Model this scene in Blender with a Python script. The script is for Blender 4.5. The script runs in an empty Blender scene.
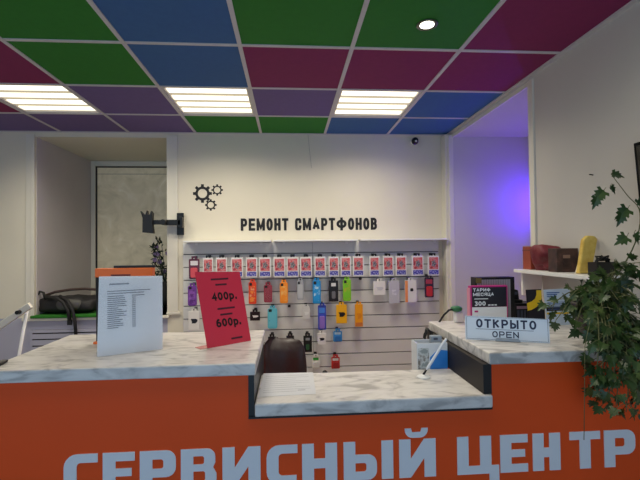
import bpy, bmesh, math, random
from mathutils import Vector, Matrix, noise
S = bpy.context.scene
COL = S.collection
rnd = random.Random(7)

# ------------------------------------------------------------------ camera geometry
FPX, CZ = 425.0, 1.53
CA, CB, CR = math.radians(4.25), math.radians(1.1), 0.011
cf = Vector((math.sin(CA)*math.cos(CB), math.cos(CA)*math.cos(CB), math.sin(CB)))
_r = Vector((math.cos(CA), -math.sin(CA), 0)); _u = _r.cross(cf)
cr = _r*math.cos(CR) - _u*math.sin(CR); cu = _u*math.cos(CR) + _r*math.sin(CR)
def ray(x, y): return cf + cr*((x-320)/FPX) - cu*((y-240)/FPX)
def onY(x, y, Y):
    d = ray(x, y); t = Y/d.y; return Vector((d.x*t, Y, CZ+d.z*t))
def onZ(x, y, Z):
    d = ray(x, y); t = (Z-CZ)/d.z; return Vector((d.x*t, d.y*t, Z))
def onX(x, y, X):
    d = ray(x, y); t = X/d.x; return Vector((X, d.y*t, CZ+d.z*t))
cam = bpy.data.cameras.new('camera'); co = bpy.data.objects.new('camera', cam); COL.objects.link(co)
cam.sensor_width = 36; cam.lens = FPX/640*36; cam.clip_start = 0.02
m = Matrix((cr, cu, -cf)).transposed().to_4x4(); m.translation = (0, 0, CZ); co.matrix_world = m
S.camera = co

# ------------------------------------------------------------------ materials
def lin(c):
    def f(v):
        v /= 255.0
        return v/12.92 if v <= .04045 else ((v+.055)/1.055)**2.4
    return (f(c[0]), f(c[1]), f(c[2]), 1)
def mat(name, rgb, rough=.5, metal=0, spec=.5, bump=0, bscale=60, var=0, vscale=6, emis=None, estr=0, coat=0, alpha=1, trans=0, sheen=0):
    m = bpy.data.materials.new(name); m.use_nodes = True
    nt = m.node_tree; b = nt.nodes['Principled BSDF']
    b.inputs['Base Color'].default_value = lin(rgb)
    b.inputs['Roughness'].default_value = rough; b.inputs['Metallic'].default_value = metal
    b.inputs['Specular IOR Level'].default_value = spec
    b.inputs['Coat Weight'].default_value = coat; b.inputs['Coat Roughness'].default_value = .05
    b.inputs['Alpha'].default_value = alpha; b.inputs['Transmission Weight'].default_value = trans
    if sheen: b.inputs['Sheen Weight'].default_value = sheen
    if emis:
        b.inputs['Emission Color'].default_value = lin(emis); b.inputs['Emission Strength'].default_value = estr
    if bump or var:
        tc = nt.nodes.new('ShaderNodeTexCoord')
        if bump:
            n = nt.nodes.new('ShaderNodeTexNoise'); n.inputs['Scale'].default_value = bscale; n.inputs['Detail'].default_value = 4
            nt.links.new(tc.outputs['Object'], n.inputs['Vector'])
            bp = nt.nodes.new('ShaderNodeBump'); bp.inputs['Strength'].default_value = bump; bp.inputs['Distance'].default_value = .01
            nt.links.new(n.outputs['Fac'], bp.inputs['Height']); nt.links.new(bp.outputs['Normal'], b.inputs['Normal'])
        if var:
            n2 = nt.nodes.new('ShaderNodeTexNoise'); n2.inputs['Scale'].default_value = vscale; n2.inputs['Detail'].default_value = 5
            nt.links.new(tc.outputs['Object'], n2.inputs['Vector'])
            mx = nt.nodes.new('ShaderNodeMix'); mx.data_type = 'RGBA'
            k = 1-var
            mx.inputs['A'].default_value = lin((rgb[0]*k, rgb[1]*k, rgb[2]*k)); mx.inputs['B'].default_value = lin(tuple(min(255, v*(1+var*.6)) for v in rgb))
            nt.links.new(n2.outputs['Fac'], mx.inputs['Factor']); nt.links.new(mx.outputs['Result'], b.inputs['Base Color'])
    return m
def ramp_mat(name, stops, kind='noise', scale=5, rough=.4, detail=6, distort=0, coat=0, stretch=(1, 1, 1), const=False, spec=.5, bump=0):
    m = bpy.data.materials.new(name); m.use_nodes = True
    nt = m.node_tree; b = nt.nodes['Principled BSDF']; b.inputs['Roughness'].default_value = rough
    b.inputs['Coat Weight'].default_value = coat; b.inputs['Coat Roughness'].default_value = .04; b.inputs['Specular IOR Level'].default_value = spec
    tc = nt.nodes.new('ShaderNodeTexCoord'); mp = nt.nodes.new('ShaderNodeMapping'); mp.inputs['Scale'].default_value = stretch
    nt.links.new(tc.outputs['Object'], mp.inputs['Vector'])
    if kind == 'noise':
        n = nt.nodes.new('ShaderNodeTexNoise'); n.inputs['Detail'].default_value = detail; n.inputs['Distortion'].default_value = distort; out = 'Fac'
    elif kind == 'voronoi':
        n = nt.nodes.new('ShaderNodeTexVoronoi'); out = 'Distance'
    else:
        n = nt.nodes.new('ShaderNodeTexWave'); n.inputs['Distortion'].default_value = distort; n.inputs['Detail'].default_value = 3; out = 'Fac'
    n.inputs['Scale'].default_value = scale
    nt.links.new(mp.outputs['Vector'], n.inputs['Vector'])
    r = nt.nodes.new('ShaderNodeValToRGB'); cr_ = r.color_ramp
    if const: cr_.interpolation = 'CONSTANT'
    cr_.elements[0].position = stops[0][0]; cr_.elements[0].color = lin(stops[0][1])
    cr_.elements[1].position = stops[-1][0]; cr_.elements[1].color = lin(stops[-1][1])
    for p, c in stops[1:-1]:
        e = cr_.elements.new(p); e.color = lin(c)
    nt.links.new(n.outputs[out], r.inputs['Fac']); nt.links.new(r.outputs['Color'], b.inputs['Base Color'])
    if bump:
        bp = nt.nodes.new('ShaderNodeBump'); bp.inputs['Strength'].default_value = bump; bp.inputs['Distance'].default_value = .01
        nt.links.new(n.outputs[out], bp.inputs['Height']); nt.links.new(bp.outputs['Normal'], b.inputs['Normal'])
    return m
M = {}
M['wall'] = mat('wall_paint', (226, 220, 202), .65, spec=.3, bump=.05, bscale=40, var=.03, vscale=2)
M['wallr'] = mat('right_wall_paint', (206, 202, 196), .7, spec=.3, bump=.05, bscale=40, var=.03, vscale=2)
M['reveal'] = mat('reveal_paint', (200, 194, 198), .7, spec=.3, var=.04, vscale=3)
M['dado'] = mat('dado_paint', (172, 172, 190), .5, var=.03)
M['trim'] = mat('trim_white', (226, 222, 208), .4)
M['green'] = mat('ceiling_green', (52, 126, 48), .75, spec=.2, var=.06, vscale=30)
M['blue'] = mat('ceiling_blue', (66, 106, 158), .75, spec=.2, var=.05, vscale=30)
M['magenta'] = mat('ceiling_magenta', (136, 46, 92), .75, spec=.2, var=.05, vscale=30)
M['purple'] = mat('ceiling_purple', (116, 98, 146), .75, spec=.2, var=.05, vscale=30)
M['bar'] = mat('grid_white', (205, 200, 200), .5)
M['floor'] = ramp_mat('floor_tile', [(.3, (120, 116, 110)), (.7, (150, 146, 140))], scale=6, rough=.4)
M['marble'] = ramp_mat('marble_top', [(0, (140, 136, 134)), (.36, (176, 172, 168)), (.44, (206, 202, 197)), (.56, (222, 218, 213)), (1, (230, 227, 222))], scale=9, rough=.3, detail=10, distort=1.6, stretch=(.7, 1.5, 1.5))
M['orange'] = mat('orange_panel', (240, 84, 28), .45, spec=.25, var=.05, vscale=2)
M['white'] = mat('white_plastic', (232, 232, 230), .35)
M['letter'] = mat('letter_white', (228, 230, 234), .4)
M['black'] = mat('black_plastic', (16, 16, 17), .4)
M['blackm'] = mat('black_matt', (20, 20, 22), .7)
M['brownside'] = mat('dark_side_panel', (40, 33, 30), .5, spec=.3)
M['vinyl'] = mat('black_vinyl', (14, 13, 13), .5)
M['slat'] = mat('slat_white', (218, 218, 216), .35, var=.02)
M['groove'] = mat('groove_grey', (120, 120, 122), .6)
M['paper'] = mat('white_paper', (236, 238, 242), .5)
M['ink'] = mat('grey_ink', (70, 74, 90), .6)
M['redpaper'] = mat('red_paper', (214, 50, 74), .4, coat=.3)
M['redink'] = mat('dark_red_ink', (70, 18, 36), .6)
M['acrylic'] = mat('clear_acrylic', (240, 245, 250), .05, alpha=.22, coat=.5)
M['pinkacr'] = mat('pink_acrylic', (240, 170, 165), .1, alpha=.6)
M['leather'] = mat('brown_leather', (52, 38, 40), .42, bump=.25, bscale=25, var=.1)
M['chrome'] = mat('chrome', (200, 200, 205), .2, metal=1)
M['turf'] = mat('green_turf', (40, 120, 30), .9, bump=.6, bscale=200, var=.2, vscale=80)
M['bag'] = mat('black_nylon', (26, 25, 28), .6, bump=.3, bscale=120, var=.2)
M['baggrey'] = mat('grey_nylon', (84, 84, 82), .6)
M['strapbrown'] = mat('strap_brown', (64, 46, 42), .6)
M['orangeplastic'] = mat('orange_plastic', (236, 110, 30), .4)
M['purpleled'] = mat('purple_led', (120, 60, 255), .5, emis=(84, 40, 255), estr=120)
M['tube'] = mat('tube_glow', (255, 250, 235), .5, emis=(255, 246, 222), estr=1.6)
M['diff'] = mat('diffuser_glow', (150, 146, 130), .6, emis=(255, 238, 200), estr=.42)
M['spot'] = mat('spot_glow', (255, 250, 235), .5, emis=(255, 248, 230), estr=12)
M['spotring'] = mat('spot_ring', (110, 112, 96), .3, metal=.8)

# ------------------------------------------------------------------ mesh helpers
class MB:
    def __init__(s): s.v = []; s.f = []; s.mi = []; s.cur = 0
    def add(s, vs, fs):
        k = len(s.v); s.v += [tuple(v) for v in vs]; s.f += [[i+k for i in f] for f in fs]; s.mi += [s.cur]*len(fs); return s
    def box(s, a, b):
        x0, y0, z0 = a; x1, y1, z1 = b
        return s.add([(x0,y0,z0),(x1,y0,z0),(x1,y1,z0),(x0,y1,z0),(x0,y0,z1),(x1,y0,z1),(x1,y1,z1),(x0,y1,z1)],
                     [(0,3,2,1),(4,5,6,7),(0,1,5,4),(1,2,6,5),(2,3,7,6),(3,0,4,7)])
    def prism(s, pts, o, ux, uy, depth, off=0):
        """2-D outline pts put in the plane o + x*ux + y*uy, extruded along the normal"""
        ux = Vector(ux); uy = Vector(uy); n = ux.cross(uy).normalized(); o = Vector(o) + n*off
        p = [o + ux*x + uy*y for x, y in pts]; k = len(p)
        return s.add(p + [q + n*depth for q in p], [list(range(k))[::-1], list(range(k, 2*k))] + [(i, (i+1) % k, (i+1) % k + k, i+k) for i in range(k)])
    def tube(s, pts, r, n=8, caps=True):
        pts = [Vector(p) for p in pts]; rs = r if isinstance(r, (list, tuple)) else [r]*len(pts)
        vs = []; fs = []
        up = None
        for i, p in enumerate(pts):
            t = (pts[min(i+1, len(pts)-1)] - pts[max(i-1, 0)]).normalized()
            if up is None:
                up = Vector((0, 0, 1)) if abs(t.z) < .9 else Vector((1, 0, 0))
            a = t.cross(up).normalized(); up = a.cross(t).normalized()
            for k in range(n):
                th = 2*math.pi*k/n; vs.append(p + (a*math.cos(th) + up*math.sin(th))*rs[i])
        for i in range(len(pts)-1):
            for k in range(n):
                fs.append((i*n+k, i*n+(k+1) % n, (i+1)*n+(k+1) % n, (i+1)*n+k))
        if caps: fs += [list(range(n))[::-1], [(len(pts)-1)*n+k for k in range(n)]]
        return s.add(vs, fs)
    def lathe(s, prof, c, n=24, axis=None):
        c = Vector(c); ax = Vector(axis or (0, 0, 1)).normalized()
        a = ax.orthogonal().normalized(); b = ax.cross(a)
        vs = []; fs = []
        for r, h in prof:
            for k in range(n):
                th = 2*math.pi*k/n; vs.append(c + ax*h + (a*math.cos(th) + b*math.sin(th))*r)
        for i in range(len(prof)-1):
            for k in range(n): fs.append((i*n+k, i*n+(k+1) % n, (i+1)*n+(k+1) % n, (i+1)*n+k))
        fs += [list(range(n))[::-1], [(len(prof)-1)*n+k for k in range(n)]]
        return s.add(vs, fs)
    def blob(s, c, r, e=2.4, n=16, jit=0, seed=0, rot=0):
        """super-ellipsoid"""
        c = Vector(c); vs = []; fs = []; h = n//2
        sg = lambda v: math.copysign(abs(v)**(2/e), v)
        for i in range(h+1):
            ph = -math.pi/2 + math.pi*i/h
            for k in range(n):
                th = 2*math.pi*k/n
                p = Vector((sg(math.cos(ph))*sg(math.cos(th))*r[0], sg(math.cos(ph))*sg(math.sin(th))*r[1], sg(math.sin(ph))*r[2]))
                if jit: p *= 1 + jit*noise.noise(p*14 + Vector((seed, seed*2, 0)))
                if rot: p = Matrix.Rotation(rot, 3, 'Z') @ p
                vs.append(c+p)
        for i in range(h):
            for k in range(n): fs.append((i*n+k, i*n+(k+1) % n, (i+1)*n+(k+1) % n, (i+1)*n+k))
        return s.add(vs, fs)
    def build(s, name, mats, parent=None, bevel=0, smooth=False, merge=False):
        me = bpy.data.meshes.new(name); me.from_pydata(s.v, [], s.f)
        if not isinstance(mats, (list, tuple)): mats = [mats]
        for m_ in mats: me.materials.append(m_)
        for p, i in zip(me.polygons, s.mi): p.material_index = i
        bm = bmesh.new(); bm.from_mesh(me)
        if merge: bmesh.ops.remove_doubles(bm, verts=bm.verts, dist=1e-5)
        bmesh.ops.recalc_face_normals(bm, faces=bm.faces); bm.to_mesh(me); bm.free()
        if smooth:
            for p in me.polygons: p.use_smooth = True
        o = bpy.data.objects.new(name, me); COL.objects.link(o)
        if parent is not None:
            o.parent = parent
            L = parent
            off = Vector((0, 0, 0))
            while L is not None: off += L.location; L = L.parent
            if off.length > 0:
                for v in me.vertices: v.co -= off
        if bevel:
            b = o.modifiers.new('bevel', 'BEVEL'); b.width = bevel; b.segments = 2; b.limit_method = 'ANGLE'
        return o
def tag(o, label, cat, group=None):
    o['label'] = label; o['category'] = cat
    if group: o['group'] = group
    return o
def thing(name, label, cat, loc, group=None):
    o = bpy.data.objects.new(name, None); o.empty_display_size = .05; COL.objects.link(o); o.location = loc
    return tag(o, label, cat, group)
def struct(o): o['kind'] = 'structure'; return o
def bx(a, b): return MB().box(a, b)
def rrect(w, h, r, n=4, x0=0, y0=0):
    pts = []
    for cx, cy, a0 in ((w-r, r, -90), (w-r, h-r, 0), (r, h-r, 90), (r, r, 180)):
        for k in range(n+1):
            t = math.radians(a0 + 90*k/n); pts.append((x0+cx+r*math.cos(t), y0+cy+r*math.sin(t)))
    return pts

# ------------------------------------------------------------------ lettering: stroke glyphs in a unit box
def loop(x0, y0, x1, y1, r=.4, n=5):
    pts = []; w, h = x1-x0, y1-y0
    rx = r*w; ry = min(r*h, .5*h)
    for cx, cy, a0 in ((x1-rx, y0+ry, -90), (x1-rx, y1-ry, 0), (x0+rx, y1-ry, 90), (x0+rx, y0+ry, 180)):
        for k in range(n+1):
            t = math.radians(a0+90*k/n); pts.append((cx+rx*math.cos(t), cy+ry*math.sin(t)))
    return ('C', pts)
def arc_c():
    l = loop(0, 0, 1, 1, .22)[1]
    return ('O', [(1, .75)] + l[6:12] + l[12:18] + l[18:24] + l[0:6] + [(1, .25)])
def bowl(y0, y1, x=1.0, n=5):
    h = (y1-y0)/2; w = .42
    return ('O', [(0, y0), (x-w, y0)] + [(x-w+w*math.sin(math.pi*k/(2*n)), y0+h-h*math.cos(math.pi*k/(2*n))) for k in range(1, 2*n)] + [(x-w, y1), (0, y1)])
P = lambda *p: ('O', list(p))
G = {
 'А': [P((0,0),(.5,1),(1,0)), P((.18,.3),(.82,.3))],
 'В': [P((0,0),(0,1)), bowl(0,.52), bowl(.52,1,.94)],
 'Е': [P((1,0),(0,0),(0,1),(1,1)), P((0,.5),(.88,.5))],
 'И': [P((0,1),(0,0)), P((0,.08),(1,.92)), P((1,1),(1,0))],
 'К': [P((0,0),(0,1)), P((1,1),(.1,.48)), P((.3,.58),(1,0))],
 'М': [P((0,0),(0,1)), P((0,.98),(.5,.15),(1,.98)), P((1,1),(1,0))],
 'Н': [P((0,0),(0,1)), P((1,0),(1,1)), P((0,.5),(1,.5))],
 'О': [loop(0,0,1,1,.48)],
 'Р': [P((0,0),(0,1)), bowl(.42,1)],
 'С': [arc_c()],
 'Т': [P((.5,0),(.5,1)), P((0,1),(1,1))],
 'Ф': [P((.5,-.05),(.5,1.05)), loop(0,.2,1,.82,.48)],
 'Ц': [P((0,1),(0,0),(.98,0)), P((.84,0),(.84,1)), P((1.08,.05),(1.08,-.26))],
 'Ы': [P((0,1),(0,0)), bowl(0,.58,.66), P((1,0),(1,1))],
 'Я': [P((1,0),(1,1),(.4,1),(.08,.85),(.08,.6),(.4,.45),(1,.45)), P((.5,.45),(0,0))],
 'N': [P((0,0),(0,1)), P((0,.95),(1,.05)), P((1,0),(1,1))],
 '0': [loop(0,0,1,1,.5)],
 '3': [P((.05,.9),(.3,1),(.8,1),(.95,.78),(.75,.55),(.4,.53)), P((.4,.53),(.8,.5),(1,.27),(.8,0),(.3,0),(0,.12))],
 '4': [P((.75,0),(.75,1),(0,.3),(1,.3))],
 '6': [loop(0,0,1,.58,.48), P((.85,.95),(.45,1),(.1,.75),(0,.3))],
 'р': [P((0,-.35),(0,.68)), bowl(0,.68)],
 '.': [P((.3,-.02),(.3,.06))],
}
G['Й'] = G['И'] + [P((.2,1.42),(.3,1.26),(.5,1.22),(.7,1.26),(.8,1.42))]
G['c'] = [P((1,1),(.42,1),(.2,.95),(.05,.82),(0,.62),(0,.38),(.05,.18),(.2,.05),(.42,0),(1,0))]
G['O'] = G['О']; G['P'] = G['Р']; G['E'] = G['Е']
def ribbon(pts, closed, t):
    pts = [Vector(p) for p in pts]; n = len(pts); L = []; R = []
    for i in range(n):
        if closed: a, b = pts[i-1], pts[(i+1) % n]
        else: a, b = pts[max(i-1, 0)], pts[min(i+1, n-1)]
        p = pts[i]
        d1 = (p-a).normalized() if (p-a).length > 1e-9 else None
        d2 = (b-p).normalized() if (b-p).length > 1e-9 else None
        if d1 is None: d1 = d2
        if d2 is None: d2 = d1
        n1 = Vector((-d1.y, d1.x)); n2 = Vector((-d2.y, d2.x)); mm = n1+n2
        if mm.length < 1e-3: mm = n1
        mm.normalize(); k = min(1/max(mm.dot(n1), .35), 2.0)
        L.append(p + mm*t/2*k); R.append(p - mm*t/2*k)
    return L, R
def write(mb, s, o, ux, uy, h, t, w=None, gap=None, widths=None, depth=.001, off=0, th=None, starts=None):
    """letters of height h, stroke t, width w each; th is a thinner horizontal stroke"""
    ux = Vector(ux).normalized(); uy = Vector(uy).normalized(); nrm = ux.cross(uy).normalized()
    w = w or h*.6; gap = h*.14 if gap is None else gap
    x = 0
    for i, ch in enumerate(s):
        if ch == ' ': x += w*.55+gap; continue
        gw = widths[i] if widths else (w*.45 if ch == '.' else (w*1.25 if ch in 'МФЫ' else w))
        if starts: x = starts[i]
        for kk, (kind, pts) in enumerate(G[ch]):
            pp = [(t/2 + p[0]*(gw-t), t/2 + p[1]*(h-t)) for p in pts]
            if kind == 'O':  # flat ends reach the box edge
                e = Vector(pp[-1]) - Vector(pp[-2]); e.normalize(); b = Vector(pp[0]) - Vector(pp[1]); b.normalize()
                def axis(d): return abs(d.x) < .02 or abs(d.y) < .02
                if axis(e): pp[-1] = tuple(Vector(pp[-1]) + e*t/2)
                if axis(b): pp[0] = tuple(Vector(pp[0]) + b*t/2)
            L, R = ribbon(pp, kind == 'C', t)
            n = len(pp); vs = []
            oo = Vector(o) + nrm*(off + kk*depth*.06)
            for q in L: vs.append(oo + ux*(x+q[0]) + uy*q[1])
            for q in R: vs.append(oo + ux*(x+q[0]) + uy*q[1])
            vs += [v + nrm*depth for v in vs]
            fs = []; m2 = 2*n
            rng = range(n) if kind == 'C' else range(n-1)
            for j in rng:
                k = (j+1) % n
                fs += [(m2+j, m2+k, m2+n+k, m2+n+j), (j, k, m2+k, m2+j), (n+j, n+k, m2+n+k, m2+n+j)]
            if kind == 'O': fs += [(0, n, m2+n, m2), (n-1, 2*n-1, m2+2*n-1, m2+n-1)]
            mb.add(vs, fs)
        x += gw+gap
    return x-gap

# ================================================================== SETTING
ZC = 2.626; XR = 1.572; YB = 4.05
struct(bx((-3.1, -1.6, -.1), (3.0, 5.4, 0)).build('floor', M['floor']))
# ceiling of coloured tiles
xb = [.953-.6*k for k in range(-1, 7)][::-1]     # x of the long bars, ascending
yb = [3.505-.61*k for k in range(-1, 9)]
rows = [  # from the back wall forward; columns from x=-3.2 to the right wall
 ['magenta','purple','purple','purple','green','green','blue','blue'],
 ['blue','magenta','L','purple','L','purple','L','blue'],
 ['magenta','green','magenta','green','blue','magenta','magenta','magenta'],
 ['blue','purple','blue','green','blue','green','green','magenta'],
 ['green','L','purple','blue','L','blue','L','green'],
 ['purple','green','blue','magenta','green','magenta','blue','purple'],
 ['blue','magenta','green','purple','blue','purple','green','magenta'],
 ['green','blue','magenta','green','magenta','blue','purple','blue'],
 ['blue','purple','green','blue','green','magenta','blue','green']]
keys = ['green','blue','magenta','purple']
xe = [-3.1] + xb[0:] ; xe = [-3.1, -2.676, -2.070, -1.464, -.857, -.250, .357, .963, XR]
ye = [YB] + [3.505-.61*k for k in range(0, 8)] + [-1.6]
cb = MB(); lights = []
for j, row in enumerate(rows):
    for i, k in enumerate(row):
        if k == 'L':
            lights.append((xe[i], xe[i+1], ye[j+1], ye[j])); k = 'purple'
            cb.cur = keys.index(k); cb.box((xe[i], ye[j+1], ZC+.06), (xe[i+1], ye[j], ZC+.075)); continue
        cb.cur = keys.index(k)
        cb.box((xe[i], ye[j+1], ZC), (xe[i+1], ye[j], ZC+.015))
struct(cb.build('ceiling', [M[k] for k in keys]))
struct(bx((-3.1, -1.6, 2.75), (3.0, 5.4, 2.85)).build('ceiling_slab', M['wall']))
tb = MB()
for x in xe[1:-1]: tb.box((x-.0115, -1.6, ZC-.006), (x+.0115, YB, ZC-.0005))
for y in ye[1:-1]: tb.box((-3.1, y-.0115, ZC-.005), (XR, y+.0115, ZC-.0002))
tb.box((XR-.028, -1.6, ZC-.012), (XR, YB, ZC-.0003)); tb.box((-3.1, YB-.022, ZC-.007), (XR, YB, ZC-.0003))
struct(tb.build('trim_1', M['bar']))
# back wall with the window recess
LX, RX, RZ, YW = -2.30, -1.125, 2.578, 5.15
wb = MB()
wb.box((-3.1, YB, .925), (LX, YW+.15, 2.75)); wb.box((RX, YB, .925), (XR+.001, YW+.15, 2.75))
wb.box((LX, YB, RZ), (RX, YW+.15, 2.75))
wb.box((RX, YB, 0), (XR+.001, YW+.15, .925))
struct(wb.build('wall_back', M['wall']))
struct(bx((-3.1, YB, 0), (RX, YW+.15, .925)).build('wall_back_dado', M['dado']))
rv = MB(); rv.box((LX, YB+.02, .93), (LX+.004, YW, RZ)); 
struct(rv.build('wall_reveal', M['reveal']))
# casings round the recess
t3 = MB(); t3.box((LX-.075, YB-.014, .93), (LX, YB, 2.60)); t3.box((LX-.03, YB-.02, .93), (LX, YB-.014, 2.6))
struct(t3.build('trim_2', M['trim'], bevel=.004))
t4 = MB(); t4.box((RX, YB-.014, .955), (RX+.10, YB, 2.60)); t4.box((RX-.005, YB-.022, .93), (RX+.12, YB, .955))
struct(t4.build('trim_3', M['trim'], bevel=.004))
struct(bx((LX-.10, YB-.03, .90), (RX+.02, YW, .925)).build('window_sill', M['trim'], bevel=.005))
# window_1
w1 = bpy.data.objects.new('window_1', None); COL.objects.link(w1); w1.location = (LX, YW, .925); struct(w1)
fr = MB(); fr.box((LX+.004, YW-.02, .926), (LX+.055, YW+.03, RZ)); fr.box((RX-.05, YW-.02, .926), (RX, YW+.03, RZ))
fr.box((LX+.055, YW-.02, RZ-.06), (RX-.05, YW+.03, RZ)); fr.box((LX+.055, YW-.02, .926), (RX-.05, YW+.03, .98))
fr.build('window_frame', M['trim'], w1, bevel=.005)
sl = MB(); sl.box((LX+.055, YW-.005, .98), (LX+.068, YW+.02, RZ-.06)); sl.box((LX+.055, YW-.005, RZ-.073), (RX-.05, YW+.02, RZ-.06)); 
sl.build('gasket', M['black'], w1)
M['film'] = ramp_mat('film_grey', [(.25, (196, 186, 158)), (.48, (222, 212, 184)), (.6, (232, 222, 196)), (.72, (246, 240, 222))], scale=4.2, rough=.35, detail=9, distort=1.8, coat=.45, bump=.05)
_b = M['film'].node_tree.nodes['Principled BSDF']; _b.inputs['Emission Color'].default_value = lin((250, 236, 200)); _b.inputs['Emission Strength'].default_value = .06  # faint glow put into the film to brighten the panes
bx((LX+.05, YW+.01, .97), (RX-.045, YW+.016, RZ-.05)).build('window_pane', M['film'], w1)
M['filmedge'] = mat('film_edge', (150, 148, 138), .3, coat=.6)
bx((LX+.068, YW+.004, RZ-.15), (RX-.05, YW+.0095, RZ-.147)).build('film_seam', M['ink'], w1)
# left wall
struct(bx((-3.2, -1.6, 0), (-3.1, YW+.15, 2.75)).build('wall_left', M['wall']))
# right wall with its deep recess
RY0, RY1, RSZ = 2.635, 3.93, 2.58
wr = MB(); wr.box((XR, -1.6, 0), (2.75, RY0, 2.75)); wr.box((XR, RY1, 0), (2.75, YW+.15, 2.75))
wr.box((XR, RY0, RSZ), (2.75, RY1, 2.75)); wr.box((XR, RY0, 0), (2.75, RY1, .85))
struct(wr.build('wall_right', M['wallr']))
w2 = bpy.data.objects.new('window_2', None); COL.objects.link(w2); w2.location = (2.6, RY0, .85); struct(w2)
f2 = MB(); f2.box((2.55, RY0, .85), (2.62, RY0+.06, RSZ)); f2.box((2.55, RY1-.06, .85), (2.62, RY1, RSZ)); f2.box((2.55, RY0+.06, RSZ-.06), (2.62, RY1-.06, RSZ)); f2.box((2.55, RY0+.06, .85), (2.62, RY1-.06, .91))
f2.build('window_frame', M['trim'], w2)
bx((2.59, RY0+.05, .9), (2.60, RY1-.05, RSZ-.05)).build('window_pane', M['film'], w2)
t5 = MB(); t5.box((XR-.012, RY0-.05, .85), (XR+.02, RY0+.006, 2.60))
struct(t5.build('trim_4', M['trim'], bevel=.004))
t6 = MB(); t6.box((1.498, RY1+.01, 0), (XR, YB, 2.605)); t6.box((1.528, RY1-.004, 0), (XR+.004, RY1+.012, 2.60))
struct(t6.build('trim_5', M['trim'], bevel=.006))
t7 = MB(); t7.box((XR-.004, RY0, 2.572), (XR+.01, RY1, 2.60))
struct(t7.build('trim_6', M['trim']))

# ================================================================== LIGHTS
def strip_lamp(loc, sx, sy, e):
    l = bpy.data.lights.new('tube_lamp', 'AREA'); l.shape = 'RECTANGLE'; l.size = sx; l.size_y = sy; l.energy = e; l.color = (1, .91, .73); l.spread = math.radians(SPREAD)
    o = bpy.data.objects.new('tube_lamp', l); COL.objects.link(o); o.location = loc
LAMP, LAMP_FILL, SPREAD = 3.05, .95, 148  # nearer row of panels is out of view, added as fill light
PANEL_LABELS = ['lit square ceiling panel nearest the window recess, leftmost of three', 'lit square ceiling panel in the middle of three, next to purple tile', 'lit square ceiling panel rightmost of three, beside the blue tile', 'unseen fill panel added over the left end of the counter, nearer row', 'unseen fill panel added over the middle of the counter, nearer row', 'unseen fill panel added over the right end of the counter, nearer row']
places = ['leftmost, over the window side', 'middle one of the three', 'rightmost, beside the blue tiles']
for n, (x0, x1, y0, y1) in enumerate(lights):
    t = thing('ceiling_light', PANEL_LABELS[n], 'ceiling light', ((x0+x1)/2, (y0+y1)/2, ZC), 'lit ceiling panels in the tile grid')
    f = MB(); e = .016
    f.box((x0+.012, y0+.012, ZC), (x0+.012+e, y1-.012, ZC+.05)); f.box((x1-.012-e, y0+.012, ZC), (x1-.012, y1-.012, ZC+.05))
    f.box((x0+.028, y0+.012, ZC), (x1-.028, y0+.028, ZC+.05)); f.box((x0+.028, y1-.028, ZC), (x1-.028, y1-.012, ZC+.05))
    f.build('frame', M['bar'], t)
    bx((x0+.028, y0+.028, ZC+.012), (x1-.028, y1-.028, ZC+.03)).build('reflector', M['diff'], t)
    d = (y1-y0-.056)/4
    for k in range(4):
        yc = y0+.028+d*(k+.5)
        MB().box((x0+.034, yc-d*.27, ZC+.006), (x1-.034, yc+d*.27, ZC+.0115)).build('light_tube', M['tube'], t)
        strip_lamp(((x0+x1)/2, yc, ZC+.004), x1-x0-.08, d*.5, LAMP if n < 3 else LAMP_FILL)
c = onY(427, 24, 2.0); k = (ZC-CZ)/(c.z-CZ); sp = Vector((c.x*k, 2.0*k, ZC))
t = thing('downlight', 'round lit recessed spotlight set in the green ceiling tile', 'spotlight', sp)
MB().lathe([(.036, -.001), (.05, -.001), (.053, -.004), (.05, -.009), (.037, -.005)], sp, 28).build('ring', M['spotring'], t, smooth=True)
MB().lathe([(.034, -.003), (.034, -.006), (.02, -.009), (.004, -.010)], sp, 28).build('lens', M['spot'], t, smooth=True)

def area(name, loc, rot, sx, sy, power, col, portal=False):
    l = bpy.data.lights.new(name, 'AREA'); l.shape = 'RECTANGLE'; l.size = sx; l.size_y = sy; l.energy = power; l.color = col
    o = bpy.data.objects.new(name, l); COL.objects.link(o); o.location = loc; o.rotation_euler = rot
    if portal: l.cycles.is_portal = True
    return o
# open shop front behind the camera: cool daylight through it
area('shop_front_daylight', (-.7, -1.58, 1.3), (math.radians(90), 0, 0), 4.6, 2.5, 10, (.6, .8, 1), portal=True)
W = bpy.data.worlds.new('world'); S.world = W; W.use_nodes = True
bg = W.node_tree.nodes['Background']; bg.inputs['Color'].default_value = (.46, .70, 1, 1); bg.inputs['Strength'].default_value = 1.25
# the downlight's beam
l = bpy.data.lights.new('downlight_beam', 'SPOT'); l.energy = 14; l.spot_size = 1.7; l.spot_blend = .7; l.color = (1, .95, .86); l.shadow_soft_size = .03
o = bpy.data.objects.new('downlight_beam', l); COL.objects.link(o); o.location = sp - Vector((0, 0, .03))

# purple LED tube on the near jamb of the right recess
t = thing('led_tube', 'purple glowing light tube inside the right wall recess', 'led light', (2.26, RY1-.08, 1.74))
MB().tube([(2.36, RY1-.28, 1.76), (2.36, RY1-.28, 2.10)], .014, 10).build('glow_tube', M['purpleled'], t, smooth=True)
for q in (1.73, 2.10): MB().box((2.34, RY1-.30, q), (2.38, RY1-.0005, q+.03)).build('end_cap', M['white'], t)

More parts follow.
